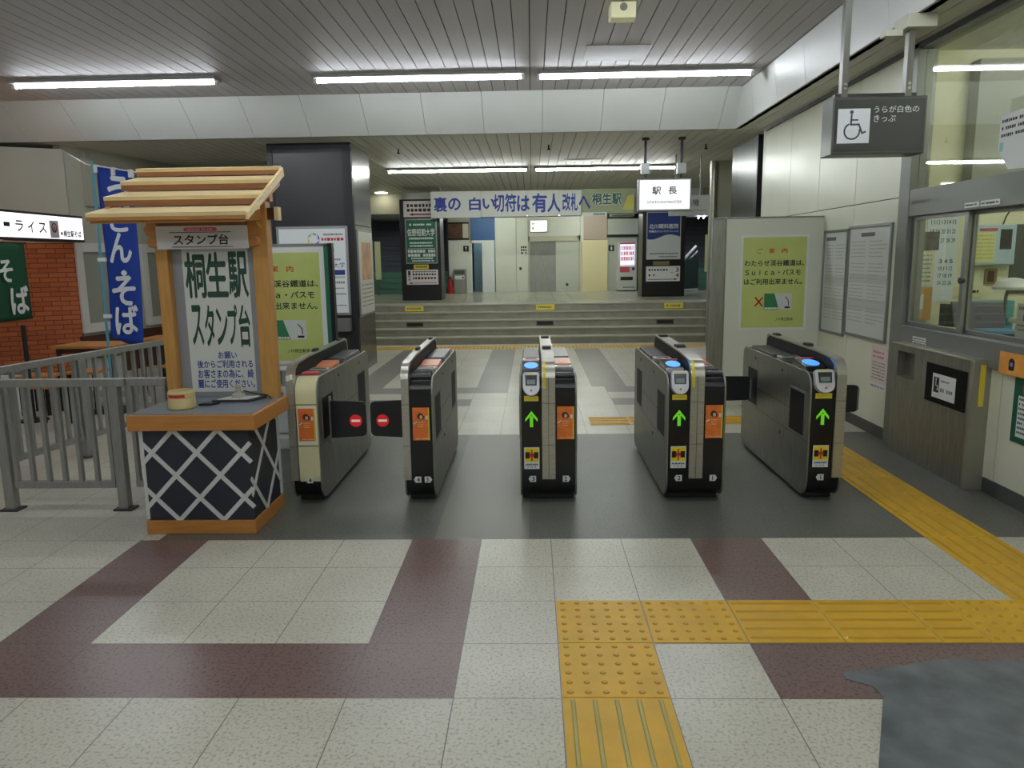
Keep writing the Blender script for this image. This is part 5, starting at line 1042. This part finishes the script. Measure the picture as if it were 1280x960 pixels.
t = thing('clipboard', 'brown board with a small white paper clipped on it', 'clipboard', (3.27, 6.45, 1.2)); pl = front(0, 6.47, 0); bd = slab('board', pl, 3.17, 1.04, 3.36, 1.31, 0, .012, mat('board_brown', (206, 160, 84), .5), t); slab('paper', pl, 3.215, 1.13, 3.29, 1.255, .012, .014, PAPER, bd); B().tube((3.255, 6.452, 1.25), (3.255, 6.45, 1.25), .01).out('clip', DARK, bd)
t = thing('yellow_book', 'pale yellow book lying behind the left sliding pane', 'book', (3.2, 6.0, .99)); B().hexa([(3.12, 5.72, .99), (3.2, 5.64, .99), (3.25, 5.9, .99), (3.17, 6.0, .99), (3.12, 5.72, 1.03), (3.2, 5.64, 1.03), (3.25, 5.9, 1.03), (3.17, 6.0, 1.03)]).out('cover', mat('book_yellow', (226, 216, 120), .5), t, bevel=.003); B().box(3.13, 3.2, 5.6, 5.7, .99, 1.025).out('band', YEL, t)
t = thing('monitor', 'grey monitor seen from behind the left sliding pane', 'monitor', (3.52, 5.9, .99)); B().hexa([(3.28, 5.93, 1.0), (3.62, 5.86, 1.0), (3.63, 5.90, 1.0), (3.29, 5.97, 1.0), (3.25, 5.95, 1.22), (3.60, 5.88, 1.22), (3.61, 5.92, 1.22), (3.26, 5.99, 1.22)]).out('screen', mat('monitor_grey', (112, 112, 124), .35), t, bevel=.006); B().box(3.22, 3.30, 5.98, 6.06, .99, 1.20).out('stand', DARK, t)
t = thing('blue_folder', 'blue folder lying on dark files behind the right sliding pane', 'folder', (3.4, 5.4, .99)); B().box(3.24, 3.48, 5.42, 5.62, 1.02, 1.045).out('folder', mat('folder_blue', (92, 142, 184), .5), t, bevel=.003); B().box(3.24, 3.48, 5.42, 5.62, .99, 1.02).out('files', DARK, t)
t = thing('desk_printer', 'cream and dark grey round topped printer behind the right pane', 'printer', (3.62, 5.55, .99)); B().box(3.52, 3.72, 5.4, 5.6, .99, 1.08).out('body', DARK, t, bevel=.02); B().box(3.50, 3.74, 5.42, 5.66, 1.08, 1.12).out('lid', mat('printer_cream', (206, 204, 180), .4), t, bevel=.02)
t = thing('desk_lamp', 'white domed desk lamp head behind the right pane', 'lamp', (3.72, 5.9, .99)); B().lathe((3.70, 5.95, 1.31), [(.13, 0), (.135, .02), (.11, .06), (.05, .085), (.01, .09)]).out('shade', WHITE, t, smooth=True); B().path([(3.72, 6.05, .99), (3.72, 6.05, 1.25), (3.70, 5.97, 1.38)], .012).out('arm', GREYF, t)
t = thing('wall_phone_unit', 'pale blue wall unit with a screen and a yellow form', 'wall unit', (3.84, 6.4, 1.65)); pl = front(0, 6.42, 0); bd = slab('body', pl, 3.64, 1.49, 3.99, 1.82, -.08, 0, mat('unit_blue', (186, 206, 220), .45), t, bevel=.01); slab('screen', pl, 3.86, 1.62, 3.95, 1.78, 0, .006, DARK, bd); sh = slab('form', pl, 3.66, 1.51, 3.82, 1.76, 0, .004, mat('form_yellow', (222, 224, 160), .6), bd); textlines(pl, [(3.67, 3.81, 1.73-.03*i, .012) for i in range(7)], .0045, mat('form_ink', (190, 184, 70), .6), sh); slab('red_tag', pl, 3.69, 1.77, 3.83, 1.79, 0, .006, mat('pale_red', (206, 84, 92), .5), bd)
B().path([(3.86, 6.40, 1.82), (3.89, 6.42, 1.88), (3.94, 6.44, 1.95)], .006).out('cable', DARK, t)
t = thing('grey_board', 'dark grey notice board on the office end wall', 'notice board', (4.2, 6.48, 1.5)); pl = front(0, 6.499, 0); slab('board', pl, 4.0, 1.25, 4.7, 1.82, 0, .012, mat('board_dark', (84, 88, 84), .6), t); slab('paper', pl, 4.14, 1.42, 4.4, 1.75, .012, .014, PAPER, t)
t = thing('name_plate', 'cream name plate with black characters on the office wall', 'sign', (3.66, 6.48, 1.27)); pl = front(0, 6.497, 0); sh = slab('plate', pl, 3.55, 1.225, 3.80, 1.315, 0, .006, mat('plate_cream', (232, 224, 176), .5), t); textlines(pl, [(3.60, 3.76, 1.27, .03)], .0065, INK, sh)
t = thing('picture_frame', 'small brown framed picture under the wall unit', 'picture', (3.85, 6.48, 1.4)); slab('frame', pl, 3.80, 1.33, 3.90, 1.46, 0, .01, mat('frame_brown', (150, 130, 84), .5), t); slab('picture', pl, 3.82, 1.35, 3.875, 1.44, .01, .012, DARKWOOD, t)
t = thing('blue_cabinet', 'teal blue panel behind the monitor in the office', 'cabinet', (3.9, 6.3, .99)); B().box(3.6, 3.95, 6.30, 6.42, 0, 1.2).out('body', mat('teal_panel', (96, 168, 176), .5), t); B().box(3.62, 3.93, 6.29, 6.30, 1.0, 1.06).out('drawer_front', mat('teal_dark', (50, 110, 140), .5), t)
t = thing('window_sheet', 'printed white sheet standing behind the right pane', 'paper', (3.3, 4.85, 1.02)); pl = rwall(RW+.13, 5.02, 1.025); sh = slab('sheet', pl, 0, 0, .35, .24, 0, .003, mat('sheet_pinkish', (228, 220, 212), .6), t); textlines(pl, [(.02, .3, .21, .02), (.02, .3, .1, .012), (.02, .3, .07, .012)], .0035, INKG, sh); slab('dark_block', pl, .07, .13, .12, .17, .003, .0036, INK, sh); slab('orange_block', pl, .14, .13, .19, .17, .003, .0036, ORANGE, sh)
